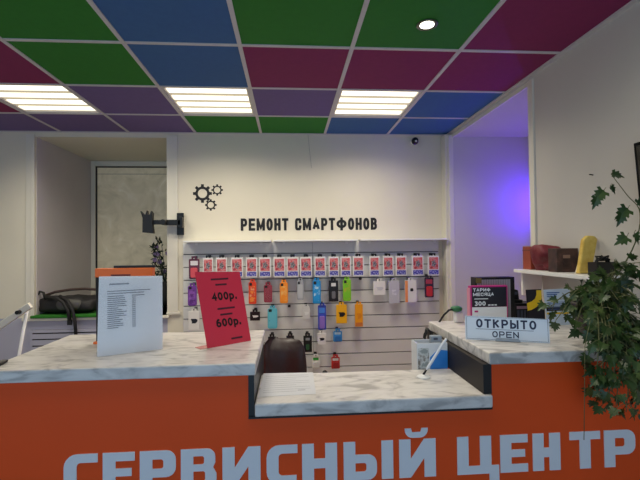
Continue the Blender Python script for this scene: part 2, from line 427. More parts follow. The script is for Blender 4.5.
# ================================================================== BACK WALL THINGS
# lettering
a = onY(240.8, 230.8, YB); b = onY(377, 229.2, YB)
mb = MB(); hh = .116; tt = .0245
s_ = 'РЕМОНТ СМАРТФОНОВ'; tot = b.x-a.x
n_l = 16; gap = .013
wide = {'М': 1.3, 'Ф': 1.6, 'А': 1.15}
units = sum(wide.get(ch, 1) for ch in s_ if ch != ' ') + .6
w_ = (tot - gap*16)/units
x = 0; st = []; wd = []
for ch in s_:
    st.append(x); cw = w_*wide.get(ch, 1); wd.append(cw)
    x += (w_*.6+gap) if ch == ' ' else cw+gap
t = thing('wall_lettering', 'black lettering РЕМОНТ СМАРТФОНОВ on the white back wall', 'lettering', (a.x, YB-.0005, a.z))
for q0, q1 in ((0, 6), (7, 17)):
    mb = MB(); write(mb, s_[q0:q1], (a.x, YB-.0005, a.z), (1, 0, 0), (0, 0, 1), hh, tt, widths=wd[q0:q1], starts=st[q0:q1], depth=.0025)
    mb.build('word', M['vinyl'], t)
# gears
ge = thing('gear_emblem', 'black emblem of three gears on the back wall above the lettering', 'emblem', onY(208, 197, YB))
for px, py, R, ri, nt_ in ((202.5, 193.5, .088, .043, 8), (217.2, 190, .054, .029, 8), (210.8, 205, .054, .029, 8)):
    c = onY(px, py, YB-.0005); vs = []; fs = []
    o_ = []; 
    for k in range(nt_):
        a0 = 2*math.pi*k/nt_
        for da, rr in ((-.36, .74), (-.2, .76), (-.15, 1), (.15, 1), (.2, .76), (.36, .74)):
            o_.append((a0+da, R*rr))
    n = len(o_)
    for yy in (0, -.0025):
        for an, rr in o_: vs.append((c.x+rr*math.cos(an), c.y+yy, c.z+rr*math.sin(an)))
        for an, rr in o_: vs.append((c.x+ri*math.cos(an), c.y+yy, c.z+ri*math.sin(an)))
    for j in range(n):
        k = (j+1) % n
        fs += [(2*n+j, 2*n+k, 3*n+k, 3*n+j), (j, k, 2*n+k, 2*n+j), (n+j, n+k, 3*n+k, 3*n+j)]
    MB().add(vs, fs).build('gear', M['vinyl'], ge)
# security camera
c = onY(415, 141, YB-.05)
t = thing('security_camera', 'small black round security camera high on the back wall', 'camera', c)
MB().lathe([(.03, 0), (.03, .02), (.02, .03)], (c.x, YB-.0005, c.z+.005), 20, (0, -1, 0)).build('mount', M['white'], t, smooth=True)
MB().blob(c, (.034, .034, .036), 2, 20).build('dome', M['black'], t, smooth=True)
MB().lathe([(.012, 0), (.012, .008), (.008, .009)], c + Vector((0, -.031, -.006)), 16, (0, -1, -.2)).build('lens', M['chrome'], t, smooth=True)
# thin cable on wall
p0 = onY(308, 135, YB-.004); p1 = onY(309.5, 150, YB-.004); p2 = onY(311.5, 168, YB-.004)
M['greycable'] = mat('grey_cable', (176, 172, 160), .5)
tag(MB().tube([(p0.x, p0.y, ZC-.008), p1, p2], .002, 6).build('cable', M['greycable']), 'thin grey cable hanging from the ceiling on back wall above lettering', 'cable')
# nail on right wall
c = onX(593, 175, XR)
tag(MB().tube([c, c+Vector((-.02, 0, .003))], .003, 6).build('wall_nail', M['blackm']), 'small dark nail in the right wall above the yellow foam block', 'nail')

# monitor arm: plate on the casing, arm, head
c = onY(181, 223.5, YB)
t = thing('monitor_arm', 'black swivel screen bracket on the wall beside the window', 'bracket', (c.x, YB-.014, c.z))
a0 = onY(177, 213, YB-.02); a1 = onY(184, 235, YB-.02)
bx((a0.x, YB-.03, a1.z), (a1.x, YB-.0145, a0.z)).build('wall_plate', M['black'], t, bevel=.003)
Ya = YB-.07
q0 = onY(180, 222.5, Ya); q1 = onY(165, 222.5, Ya); q2 = onY(150, 222.5, Ya-.04)
mb = MB(); mb.box((q1.x-.01, Ya-.02, q0.z-.025), (q0.x+.01, Ya+.02, q0.z+.025)); mb.box((q0.x-.02, Ya-.02, q0.z-.05), (q0.x+.025, YB-.029, q0.z+.05)); mb.build('arm', M['black'], t, bevel=.004)
mb = MB(); mb.box((q2.x, Ya-.07, q0.z-.02), (q1.x+.015, Ya-.035, q0.z+.02)); mb.tube([(q1.x, Ya-.075, q0.z), (q1.x, Ya+.02, q0.z)], .026, 14); mb.build('forearm', M['black'], t, bevel=.003)
pts = [(143, 232.5), (154, 233.5), (152.8, 222), (153.2, 213.5), (151.6, 211), (150.5, 214.5), (148.4, 214.5), (147.4, 210.5), (146, 214.6), (144.2, 214.5), (140.8, 211), (143.2, 218)]
P3 = [onY(x, y, Ya-.08) for x, y in pts]
MB().prism([(p.x, p.z) for p in P3], (0, Ya-.05, 0), (1, 0, 0), (0, 0, 1), .05).build('mount_head', M['black'], t, bevel=.002)

# slatwall
SX0, SX1, SZ1 = -.975, 1.452, 1.592
z1 = onY(375, 277.3, 4.02).z
t = thing('slatwall', 'white grooved slatwall display panel under the three shelves on back wall', 'slatwall', (.24, 4.04, 0))
bx((SX0, 4.04, .002), (SX1, 4.0495, SZ1)).build('backing', M['groove'], t)
pl = MB(); z = z1+.122*2
seam = onY(313, 300, 4.02).x
zz = [z1+.1195*k for k in range(-12, 3)] + [SZ1]
zz = [v for v in zz if v > .03]; zz = [.002] + zz
for k in range(len(zz)-1):
    for xa, xc in ((SX0, seam-.0012), (seam+.0012, SX1)):
        pl.box((xa, 4.022, zz[k]+.0045), (xc, 4.04, zz[k+1]-.0045 if k < len(zz)-2 else SZ1))
pl.build('slats', M['slat'], t, bevel=.0015)
GR = zz[1:-1]
# three shelves above, small gaps between
lab = ['white wall shelf above the slatwall, leftmost of three, near the gears', 'white wall shelf above the slatwall, middle of three, under the lettering', 'white wall shelf above the slatwall, rightmost of three']
xs = [onY(x, 241, 3.95).x for x in (184.5, 271, 273.6, 357.5, 360, 447)]
for k in range(3):
    t = thing('display_shelf', lab[k], 'shelf', (xs[2*k], YB, 1.595), 'white shelves above the slatwall')
    bx((xs[2*k], 3.90, 1.594), (xs[2*k+1], YB-.0005, 1.61)).build('board', M['white'], t, bevel=.002)
    for q in (.12, .88):
        xx = xs[2*k]*(1-q)+xs[2*k+1]*q
        MB().box((xx-.012, 4.012, 1.57), (xx+.012, 4.0215, 1.5935)).build('bracket', M['white'], t)

# ---- products on hooks
M['hook'] = mat('hook_black', (20, 20, 22), .4)
M['card'] = mat('card_white', (226, 226, 226), .4)
M['pic'] = ramp_mat('card_picture', [(0, (150, 50, 62)), (.40, (196, 70, 78)), (.5, (214, 140, 140)), (.56, (190, 62, 70)), (.68, (110, 50, 66))], scale=26, detail=4, rough=.35)
M['fig'] = ramp_mat('card_figure', [(0, (40, 36, 44)), (.45, (70, 66, 74)), (.52, (170, 168, 172)), (.6, (60, 50, 58))], scale=60, detail=2, rough=.4)
M['capt'] = ramp_mat('caption_blue', [(0, (50, 54, 150)), (.52, (66, 66, 160)), (.6, (170, 170, 215)), (1, (60, 60, 150))], scale=60, detail=2, rough=.35)
def nearest_hook(ztop):
    g = [v for v in GR if v >= ztop-.03]
    return min(g, key=lambda v: abs(v-ztop)) if g else ztop
def hook(x, z, name_of, ylen=.10, grp='black peg hooks on the slatwall'):
    """single wire peg with a plate in the groove and a tip"""
    mb = MB(); mb.box((x-.013, 4.014, z-.012), (x+.013, 4.0215, z+.012))
    mb.tube([(x, 4.016, z), (x, 4.02-ylen, z), (x, 4.014-ylen, z+.01)], .0028, 6)
    o = mb.build('peg_hook', M['hook']); return tag(o, name_of, 'hook', grp)
YP = 3.945
def pack(px0, py0, px1, py1, kind, label, cat, name, cols, grp, th=.02, hooklabel=None):
    a = onY(px0, py0, YP-th); b = onY(px1, py1, YP-th)
    x0, x1, z0, z1_ = a.x, b.x, b.z, a.z
    w, h = x1-x0, z1_-z0; xm = (x0+x1)/2
    t = thing(name, label, cat, (xm, YP, z0), grp)
    # hang tab with slot
    tw = min(.045, w*.6); tz = z1_
    if kind == 'card': tw = .042
    ym = YP-th/2
    mb = MB(); hz = tz+.013
    mb.box((xm-tw/2, ym-.002, tz-.002), (xm-.0065, ym+.002, tz+.024)); mb.box((xm+.0065, ym-.002, tz-.002), (xm+tw/2, ym+.002, tz+.024))
    mb.box((xm-.0065, ym-.002, hz+.0035), (xm+.0065, ym+.002, tz+.024))
    mb.build('hang_tab', M['hook'] if kind in ('card', 'blk', 'tabbed') else cols[0], t)
    o3 = (x0, YP-th, z0)
    U, V = (1, 0, 0), (0, 0, 1)
    def lay(pts, m, nm, off=0, d=.0012): return MB().prism(pts, (x0, YP-th-off, z0), U, V, d).build(nm, m, t)
    if kind == 'card':
        MB().box((x0, YP-th, z0), (x1, YP, z1_)).build('card_box', M['card'], t, bevel=.0015)
        lay(rrect(w*.8, h*.60, .002, 1, w*.10, h*.32), cols[0], 'picture')
        MB().prism([(w*(.5+.2*math.cos(q)*(1+.25*math.cos(5*q))), h*(.60+.17*math.sin(q)*(1+.25*math.cos(5*q)))) for q in [k*2*math.pi/20 for k in range(20)]], (x0, YP-th-.0012, z0), U, V, .0006).build('figure_print', M['fig'], t)
        lay(rrect(w*.84, h*.22, .002, 1, w*.08, h*.06), cols[1], 'caption')
    elif kind == 'case':
        MB().prism(rrect(w, h, w*.2), (x0, YP, z0), U, V, th).build('case_body', cols[0], t, bevel=.002)
        lay(rrect(w*.7, h*.72, w*.12, 3, w*.15, h*.1), cols[1], 'print')
        lay(rrect(w*.32, h*.13, w*.05, 3, w*.12, h*.83), M['blackm'], 'lens_hole')
    elif kind == 'box':
        MB().box((x0, YP-th, z0), (x1, YP, z1_)).build('box_body', cols[0], t, bevel=.0015)
        if len(cols) > 1: lay([(w*(.5+.27*math.cos(a)*(1+.35*math.sin(3*a+1))), h*(.48+.17*math.sin(a)*(1+.3*math.cos(2*a)))) for a in [k*.35 for k in range(18)]], cols[1], 'print')
        if len(cols) > 2: lay(rrect(w*.9, h*.16, .002, 1, w*.05, h*.03), cols[2], 'band')
    elif kind == 'obox':
        MB().box((x0, YP-th, z0), (x1, YP, z1_)).build('box_body', cols[0], t, bevel=.0015)
        lay([(0, .002), (w*.24, .002), (w*.24, h-.002), (0, h-.002)], cols[2], 'stripe'); lay(rrect(w*.26, h*.14, w*.06, 3, w*.45, h*.5), cols[1], 'print')
    elif kind == 'blk':
        MB().box((x0, YP-th, z0), (x1, YP, z1_)).build('box_body', cols[0], t, bevel=.002)
        lay(rrect(w*.5, h*.16, .002, 2, w*.25, h*.72), cols[1], 'print')
        if len(cols) > 2: lay(rrect(w*.4, h*.35, w*.12, 3, w*.3, h*.14), cols[2], 'emblem')
    elif kind == 'blister':
        MB().prism(rrect(w, h, w*.12), (x0, YP, z0), U, V, .002).build('backing_card', cols[0], t)
        MB().prism(rrect(w*.66, h*.5, w*.16, 4, w*.17, h*.06), (x0, YP-.002, z0), U, V, th-.002).build('contents', cols[1], t, bevel=.003)
        lay(rrect(w*.7, h*.22, .003, 2, w*.15, h*.68), cols[2], 'print', off=-th+.0021)
    hook(xm, hz, 'black peg hook carrying the '+hooklabel)
    return t
C = lambda n, rgb, r=.35: M.setdefault(n, mat(n, rgb, r))
ordn = ['first', 'second', 'third', 'fourth', 'fifth', 'sixth', 'seventh', 'eighth', 'ninth', 'tenth', 'eleventh', 'twelfth', 'thirteenth', 'fourteenth', 'fifteenth', 'sixteenth', 'seventeenth']
r1 = [(203, 213), (216, 227), (231, 243), (246, 257.2), (259, 271), (273.4, 285.4), (286.5, 298.8), (300, 312), (314.4, 325.8), (328.6, 339), (340.6, 351), (353, 364), (369.5, 379.6), (383, 393.6), (395.8, 406.7), (412, 423.8), (428, 439.5)]
for k, (xa, xc) in enumerate(r1):
    y0 = 258 - 2.3*k/16; y1 = 277.8 - 2.4*k/16
    pack(xa, y0, xc, y1, 'card', f'white card box with red picture, {ordn[k]} of seventeen from left in top row', 'packaged accessory', 'accessory_box', (M['pic'], M['capt']), 'white picture cards on the top slatwall row', .018, f'{ordn[k]} white picture card of top row')
pack(188.5, 259, 199.3, 279, 'blister', 'dark red striped blister card at the left end of the top row', 'packaged accessory', 'accessory_card', (C('dred', (96, 40, 62)), C('whred', (214, 80, 90)), C('whit', (220, 214, 220))), 'phone accessories on the slatwall', .014, 'striped blister card at left end of top row')
g2 = 'phone accessories on the slatwall'
items = [
 (187.7, 286, 196.6, 305.6, 'case', 'purple phone case with dark swirl print, left of the red price sheet', 'phone case', 'phone_case', (C('purp', (112, 52, 150)), ramp_mat('purp_swirl', [(.4, (84, 34, 120)), (.6, (150, 90, 190))], scale=30)), 'purple phone case'),
 (248.5, 282, 256.4, 304, 'case', 'red and orange swirl phone case beside the red price sheet', 'phone case', 'phone_case', (C('redor', (222, 66, 34)), ramp_mat('or_swirl', [(.42, (240, 140, 60)), (.5, (214, 46, 30)), (.6, (236, 180, 130))], scale=26)), 'red and orange swirl case'),
 (263.8, 285, 272.2, 302.4, 'case', 'dark pink phone case with white stripes print', 'phone case', 'phone_case', (C('dpink', (150, 58, 74)), ramp_mat('pink_stripe', [(.42, (130, 44, 60)), (.5, (222, 190, 190)), (.58, (150, 56, 70))], 'wave', 24, distort=6)), 'dark pink striped case'),
 (279.8, 282.6, 288, 303.2, 'case', 'plain orange phone case in the second row', 'phone case', 'phone_case', (C('oran', (244, 146, 36)), ramp_mat('oran_print', [(.45, (246, 150, 40)), (.6, (240, 190, 110))], scale=22)), 'plain orange case'),
 (297, 281, 303.8, 300, 'case', 'grey clear phone case with dark top in the second row', 'phone case', 'phone_case', (C('grycl', (160, 164, 172)), C('grycl2', (184, 188, 192))), 'grey clear phone case'),
 (312.6, 280.5, 321, 303.5, 'case', 'bright blue phone case with white print and red base', 'phone case', 'phone_case', (C('bblue', (30, 140, 206)), ramp_mat('bb_print', [(.5, (30, 150, 220)), (.6, (190, 225, 240))], scale=24)), 'bright blue phone case'),
 (328.8, 280.5, 338.4, 301.5, 'blk', 'black accessory box with white label and grey emblem in second row', 'packaged accessory', 'accessory_box', (C('bk', (22, 22, 26)), C('wl', (220, 220, 220)), C('gl', (110, 110, 116))), 'black box in second row'),
 (343, 279.5, 351.2, 301, 'case', 'lime green phone case in the second row', 'phone case', 'phone_case', (C('lime', (128, 200, 40)), ramp_mat('lime_print', [(.5, (120, 196, 40)), (.62, (200, 170, 60))], scale=20)), 'lime green phone case'),
 (373.4, 281.5, 385.5, 295, 'box', 'small white box with black tab in the second row', 'packaged accessory', 'accessory_box', (C('bw', (228, 226, 222)), C('bw2', (206, 206, 208))), 'small white box'),
 (388.8, 281, 399.7, 303.2, 'box', 'pale grey clear packet with fine pattern in the second row', 'packaged accessory', 'accessory_packet', (C('pgry', (190, 190, 200)), ramp_mat('pgry_p', [(.45, (186, 186, 198)), (.55, (214, 214, 222))], scale=40)), 'pale grey packet'),
 (405, 280.5, 416.8, 302.2, 'obox', 'white box with orange side stripe and black mark in second row', 'packaged accessory', 'accessory_box', (C('bw', (228, 226, 222)), C('bk', (22, 22, 26)), C('bor', (240, 150, 90))), 'white and orange box'),
 (425, 277.5, 434.4, 297.5, 'blister', 'dark red blister card at the right end of the second row', 'packaged accessory', 'accessory_card', (C('dkbl', (52, 38, 62)), C('red', (196, 44, 54)), C('redp', (170, 60, 80))), 'blister card at right end of second row'),
 (188.3, 311.5, 199.3, 330, 'box', 'white earphone box with black swirl at the left of the third row', 'packaged accessory', 'accessory_box', (C('bw', (228, 226, 222)), C('bk', (22, 22, 26))), 'white earphone box'),
 (250, 312, 260, 320.5, 'box', 'small black square box with white arrow print in third row', 'packaged accessory', 'accessory_box', (C('bk', (22, 22, 26)), C('wl', (220, 220, 220))), 'small black square box'),
 (267.5, 308.5, 277.4, 328.6, 'case', 'cyan phone case with small dark print in the third row', 'phone case', 'phone_case', (C('cyan', (96, 186, 206)), ramp_mat('cyan_p', [(.6, (100, 190, 210)), (.7, (40, 90, 120))], scale=26)), 'cyan phone case'),
 (302.5, 307, 310, 319, 'box', 'small pale packet above the tall black box in third row', 'packaged accessory', 'accessory_packet', (C('pal', (206, 206, 204)), C('pal2', (224, 224, 222))), 'small pale packet'),
 (318, 305.5, 326.4, 330, 'blister', 'tall blue and violet patterned blister card in third row', 'packaged accessory', 'accessory_card', (C('blv', (60, 80, 190)), C('blv2', (140, 110, 200)), C('blv3', (70, 130, 220))), 'blue and violet blister card'),
 (336.2, 305, 347, 323.2, 'box', 'yellow box with black bird shaped mark in third row', 'packaged accessory', 'accessory_box', (C('yel', (240, 176, 26)), C('bk', (22, 22, 26))), 'yellow box with black mark'),
 (355, 304.5, 363, 326.6, 'box', 'tall narrow orange yellow box in the third row', 'packaged accessory', 'accessory_box', (C('oy', (240, 160, 28)), C('oy2', (226, 140, 30)), C('oy3', (206, 120, 60))), 'tall orange yellow box'),
 (268, 337, 276, 354, 'blk', 'black accessory box with white strip behind left of the chair back', 'packaged accessory', 'accessory_box', (C('bk', (22, 22, 26)), C('wl', (220, 220, 220))), 'black box behind left of chair'),
 (286.3, 336, 294.2, 353, 'blk', 'black accessory box with grey strip behind the middle of the chair back', 'packaged accessory', 'accessory_box', (C('bk2', (30, 30, 34)), C('gl', (110, 110, 116))), 'black box behind middle of chair'),
 (303.4, 336, 312, 352, 'blk', 'tall black box with grey and green print right of the chair', 'packaged accessory', 'accessory_box', (C('bk3', (24, 26, 26)), C('gl2', (140, 144, 146)), C('grn', (50, 90, 60))), 'tall black box right of chair'),
 (317.7, 333.5, 325.8, 344.5, 'box', 'white packet with slanted black pen print in fourth row', 'packaged accessory', 'accessory_packet', (C('bw', (228, 226, 222)), C('bk', (22, 22, 26))), 'white packet with black print'),
 (333.4, 331.5, 342.4, 342, 'blister', 'round blue blister pack in the fourth row', 'packaged accessory', 'accessory_card', (C('rb', (60, 140, 206)), C('rb2', (40, 110, 180)), C('rb3', (180, 210, 230))), 'round blue blister pack'),
 (312, 357, 320, 368.5, 'blister', 'small white packet with a green top in the lowest visible row', 'packaged accessory', 'accessory_card', (C('bw', (228, 226, 222)), C('bw3', (200, 200, 200)), C('grn2', (60, 170, 70))), 'green topped packet'),
 (331.5, 357.5, 340, 369, 'blister', 'small red packet with white top in the lowest visible row', 'packaged accessory', 'accessory_card', (C('rdd', (190, 50, 44)), C('rdd2', (150, 40, 40)), C('bw', (228, 226, 222))), 'small red packet'),
]
for (a_, b_, c_, d_, kd, lb, ct, nm, cl, hl) in items:
    pack(a_, b_, c_, d_, kd, lb, ct, nm, cl, g2, .018, hl)
c = onY(361.4, 279, 3.95); hook(c.x, c.z, 'empty black peg hook on the slatwall right of the lime green case', .075)
c = onY(289.2, 307, 3.95); hook(c.x, c.z, 'empty black peg hook on the slatwall below the orange case', .075)

# ================================================================== LEFT WINDOW THINGS
t = thing('radiator_grille', 'white slotted radiator cover under the window sill', 'radiator cover', (-1.7, YB-.02, 0))
x0g, x1g = onY(31, 340, YB).x, -1.2
gz = [onY(48, y, YB).z for y in (329, 333, 339, 345.5, 352)]
bx((x0g, YB-.008, .002), (x1g, YB-.0005, gz[0]-.006)).build('backing', M['black'], t)
mb = MB(); zs = gz[1:] + [gz[4]-.065*k for k in range(1, 4)]
prev = gz[0]-.0065
for z in zs:
    mb.box((x0g+.02, YB-.02, z+.006), (x1g, YB-.008, prev)); prev = z-.006
mb.box((x0g+.02, YB-.02, .002), (x1g, YB-.008, prev)); mb.box((x0g, YB-.02, .002), (x0g+.0195, YB-.008, gz[0]-.0065))
mb.build('slats', M['dado'], t)
tag(bx((LX-.02, YB-.045, .9255), (-1.32, YB+.55, .950)).build('turf_mat', M['turf'], bevel=.006), 'bright green turf mat lying on the window sill', 'mat')
# bag
bz = .951
bc = onY(66, 305, 4.2)
t = thing('laptop_bag', 'black laptop bag with shoulder strap lying on the green window sill mat', 'bag', (bc.x, 4.2, bz))
b0 = onY(36, 305, 4.13).x; b1 = onY(98, 305, 4.13).x; bm_ = (b0+b1)/2; hw = (b1-b0)/2
MB().blob((bm_, 4.20, bz+.078), (hw, .15, .078), 3.2, 32, .16, 3).build('body', M['bag'], t, smooth=True)
MB().blob((bm_+hw*.15, 4.085, bz+.085), (hw*.42, .05, .05), 3, 24, .12, 5).build('front_pocket', M['baggrey'], t, smooth=True)
h0 = onY(38, 301, 4.12); 
MB().tube([onY(37, 303, 4.1), onY(37.5, 295, 4.1), onY(40, 291.5, 4.1), onY(43.5, 292.5, 4.1), onY(45, 299, 4.1)], .011, 8).build('handle', M['bag'], t, smooth=True)
MB().tube([onY(44, 296, 4.14), onY(55, 292, 4.16), onY(70, 289.6, 4.18), onY(85, 288.8, 4.18), onY(96, 289.5, 4.16)], .012, 8).build('carry_strap', M['strapbrown'], t, smooth=True)
MB().tube([onY(46, 297, 4.06), onY(56, 297.5, 4.02), onY(63, 302, 3.995), onY(68.5, 311, 3.985), onY(69.5, 321, 3.985)], .016, 8).build('shoulder_strap', M['bag'], t, smooth=True)
MB().tube([onY(60, 296, 4.06), onY(68, 301, 3.985), onY(72.5, 310, 3.98), onY(75, 322, 3.98), onY(76, 338, 3.98)], .014, 8).build('shoulder_strap', M['bag'], t, smooth=True)
bx((onY(67.5, 320, 3.98).x, 3.972, onY(68, 325, 3.98).z), (onY(71.5, 320, 3.98).x, 3.995, onY(68, 320, 3.98).z)).build('buckle', M['black'], t)
# artificial flowers in a vase at the right end of the sill
vx = -1.33
t = thing('flower_vase', 'vase of purple flowers and dark leaves on the sill behind the casing', 'flowers', (vx, 4.62, .926))
vb = bpy.data.objects  # noqa
MB().lathe([(.05, 0), (.065, .06), (.06, .16), (.035, .22), (.045, .26)], (vx, 4.72, .926), 20).build('vase', M['blackm'], t, smooth=True)
M['petal'] = mat('violet_petal', (126, 106, 150), .7); M['dkleaf'] = mat('dark_leaf', (28, 46, 30), .6)
stm = MB(); lf = MB(); pt = MB(); r2 = random.Random(3)
for k in range(22):
    px = r2.uniform(151, 170); py = r2.uniform(238, 278)
    p = onY(px, py, 4.72 + r2.uniform(-.08, .08))
    stm.tube([(vx, 4.72, 1.15), ((vx+p.x)/2, (4.72+p.y)/2, (1.15+p.z)/2+.03), p], .003, 5)
    d = Vector((r2.uniform(-1, 1), r2.uniform(-1, .2), r2.uniform(-.3, 1))).normalized()
    for q in range(3):
        a_ = p + Vector((r2.uniform(-.04, .04), r2.uniform(-.03, .03), r2.uniform(-.06, .02)))
        dd = (d + Vector((r2.uniform(-.7, .7), r2.uniform(-.7, .7), r2.uniform(-.7, .7)))).normalized(); s2 = dd.orthogonal().normalized()
        lf.add([a_, a_+dd*.03+s2*.014, a_+dd*.065, a_+dd*.03-s2*.014], [(0, 1, 2, 3)])
    if py < 256 and k % 2 == 0 or k % 8 == 0:
        pt = MB()
        for q in range(7):
            an = q*2*math.pi/7
            e1 = Vector((math.cos(an), -.35, math.sin(an))).normalized(); e2 = e1.cross(Vector((0, 1, 0))).normalized()
            c_ = p + Vector((0, -.012, 0))
            pt.add([c_, c_+e1*.018+e2*.009, c_+e1*.034, c_+e1*.018-e2*.009], [(0, 1, 2, 3)])
        pt.build('blossom', M['petal'], t)
stm.build('stems', M['dkleaf'], t); lf.build('leaves', M['dkleaf'], t)
# white folding frame in front of the left wall part
t = thing('folding_trestle', 'white folding frame of thin bars with a black joint left of the window', 'folding frame', (-1.9, 3.2, 0))
Yt = 3.2
j = onY(27.5, 309, Yt); j2 = onY(18.5, 360, Yt); dv = (j2-j).normalized(); foot = j + dv*((j.z-.012)/-dv.z)
MB().tube([j+Vector((0, 0, .012)), foot], .011, 10).build('leg', M['white'], t, smooth=True)
e0 = onY(31, 305, Yt-.03); e1 = onY(0, 326, Yt-.03); dv = (e1-e0).normalized(); eL = e0 + dv*.95
MB().prism([(0, -.022), (.95, -.022), (.95, .022), (0, .022)], e0+Vector((0, .012, 0)), dv, Vector((0, 1, 0)).cross(dv)*-1, .03).build('rail', M['trim'], t, bevel=.004)
dq = Vector((-.05, .0, -1)).normalized(); mb = MB(); mb.tube([eL, Vector((eL.x+.02, eL.y, .01))], .016, 10); mb.build('leg', M['white'], t, smooth=True)
MB().tube([e0+dv*.08+Vector((0, -.05, -.0)), e0+dv*.08+Vector((0, .02, 0))], .014, 12).build('joint', M['black'], t)

# ================================================================== COUNTER
YF = 1.57; ZU = 1.114; ZL = .966; LXA, LXB = -1.085, -.124; RXA = .757; RXB = XR-.004
t = thing('reception_counter', 'orange reception counter with pale marble tops and big white lettering', 'counter', (.2, 1.9, 0))
fp = MB()
ZR = ZU+.011
outl = [(LXA+.02, 0.002), (RXB, 0.002), (RXB, ZR-.046), (RXA+.012, ZR-.046), (RXA+.012, ZL-.055), (LXB-.028, ZL-.055), (LXB-.028, ZU-.046), (LXA+.02, ZU-.046)]
fpo = fp.prism(outl, (0, YF+.04, 0), (1, 0, 0), (0, 0, 1), .025).build('front_panel', M['orange'], t)
px = [(64,98),(103,135),(140,176),(181,216.5),(222.5,260.5),(266.5,297.5),(302,337),(343.5,393),(399,435.5),None,(457,491),(500,527.5),(532.5,560),(569.5,600),(604,635)]
yfl = YF+.015; o0 = onY(64, 460, yfl).x
st = []; wd = []
for p in px:
    if p is None: st.append(0); wd.append(0); continue
    a_ = onY(p[0], 455, yfl).x; b_ = onY(p[1], 455, yfl).x; st.append(a_-o0); wd.append(b_-a_)
LH = .142; zt = .808; SW, ST = .044, .031
def arcp(cx_, cy_, r, a0, a1, n=5): return [(cx_+r*math.cos(math.radians(a0+(a1-a0)*k/n)), cy_+r*math.sin(math.radians(a0+(a1-a0)*k/n))) for k in range(n+1)]
def rbox(x0, y0, x1, y1, r, r2=None):
    r2 = r if r2 is None else r2
    return arcp(x1-r2, y0+r2, r2, -90, 0) + arcp(x1-r2, y1-r2, r2, 0, 90) + arcp(x0+r, y1-r, r, 90, 180) + arcp(x0+r, y0+r, r, 180, 270)
def heavy(ch, w, h):
    s_, t_ = SW, ST
    if ch == 'С':
        R = .046; q = .014
        return [[(w, h)] + arcp(R, h-R, R, 90, 180) + arcp(R, R, R, 180, 270) + [(w-.004, 0), (w-.004, t_)] + arcp(s_+q, t_+q, q, 270, 180) + arcp(s_+q, h-t_-q, q, 180, 90) + [(w, h-t_)]]
    if ch == 'Е':
        return [[(0, 0), (w, 0), (w, t_), (s_, t_), (s_, .5*h-t_*.45), (w*.9, .5*h-t_*.45), (w*.9, .5*h+t_*.45), (s_, .5*h+t_*.45), (s_, h-t_), (w, h-t_), (w, h), (0, h)]]
    if ch == 'Р':
        yb = .33*h; R = .034
        return [[(0, 0), (s_, 0), (s_, yb)] + arcp(w-R, yb+R, R, -90, 0) + arcp(w-R, h-R, R, 0, 90) + [(0, h)], rbox(s_, yb+t_, w-s_, h-t_, .001, .009)[::-1]]
    if ch == 'В':
        R = .03; ym = .52*h
        return [[(0, 0)] + arcp(w-R, R, R, -90, 0) + [(w, ym-.022), (w-.012, ym), (w-.004, ym+.018)] + arcp(w-R-.004, h-R, R, 0, 90) + [(0, h)],
                rbox(s_, t_*.85, w-s_*.92, ym-t_*.4, .001, .008)[::-1], rbox(s_, ym+t_*.4, w-s_, h-t_*.85, .001, .008)[::-1]]
    if ch in 'ИЙ':
        L = [[(0, h), (0, 0), (s_, 0), (w-s_, .50*h), (w-s_, 0), (w, 0), (w, h), (w-s_, h), (s_, .48*h), (s_, h)]]
        if ch == 'Й':
            y0 = h*1.035; bh = .25*h; xa, xc = w*.16, w*.79; R = .03
            L.append([(xa, y0+bh)] + arcp(xa+R, y0+R, R, 180, 270) + arcp(xc-R, y0+R, R, 270, 360) + [(xc, y0+bh), (xc-.024, y0+bh), (xc-.028, y0+bh*.6), (xa+.028, y0+bh*.6), (xa+.024, y0+bh)])
        return L
    if ch == 'Н':
        a_, b_ = .36*h, .36*h+t_*1.15
        return [[(0, 0), (s_, 0), (s_, a_), (w-s_, a_), (w-s_, 0), (w, 0), (w, h), (w-s_, h), (w-s_, b_), (s_, b_), (s_, h), (0, h)]]
    if ch == 'Ы':
        xb_ = w-s_-.018; yb = .66*h; R = .034
        return [[(0, 0)] + arcp(xb_-R, R, R, -90, 0) + arcp(xb_-R, yb-R, R, 0, 90) + [(s_, yb), (s_, h), (0, h)], rbox(s_, t_, xb_-s_*.9, yb-t_, .001, .009)[::-1], [(w-s_, 0), (w, 0), (w, h), (w-s_, h)]]
    if ch == 'Ц':
        return [[(0, h), (0, 0), (w-.008, 0), (w-.008, -.2*h), (w+.030, -.2*h), (w+.030, t_), (w, t_), (w, h), (w-s_, h), (w-s_, t_), (s_, t_), (s_, h)]]
    if ch == 'Т':
        m_ = w/2; return [[(m_-s_/2, 0), (m_+s_/2, 0), (m_+s_/2, h-t_), (w, h-t_), (w, h), (0, h), (0, h-t_), (m_-s_/2, h-t_)]]
cu_ = bpy.data.curves.new('letters', 'CURVE'); cu_.dimensions = '2D'; cu_.fill_mode = 'BOTH'; cu_.extrude = .0015
for ch, x_, w_ in zip('СЕРВИСНЫЙ ЦЕНТР', st, wd):
    if ch == ' ': continue
    for lp in heavy(ch, w_, LH):
        sp_ = cu_.splines.new('POLY'); sp_.points.add(len(lp)-1); sp_.use_cyclic_u = True
        for pt_, (a_, b_) in zip(sp_.points, lp): pt_.co = (x_+a_, b_, 0, 1)
co_ = bpy.data.objects.new('letters', cu_); me_ = bpy.data.meshes.new_from_object(co_); bpy.data.objects.remove(co_)
lm = MB(); lm.add([(o0+v.co.x, yfl-.0018-v.co.z, zt-LH+v.co.y) for v in me_.vertices], [list(p.vertices) for p in me_.polygons])
bpy.data.meshes.remove(me_)
o = lm.build('lettering', M['letter'], fpo); o['label'] = 'white block letters СЕРВИСНЫЙ ЦЕНТР'
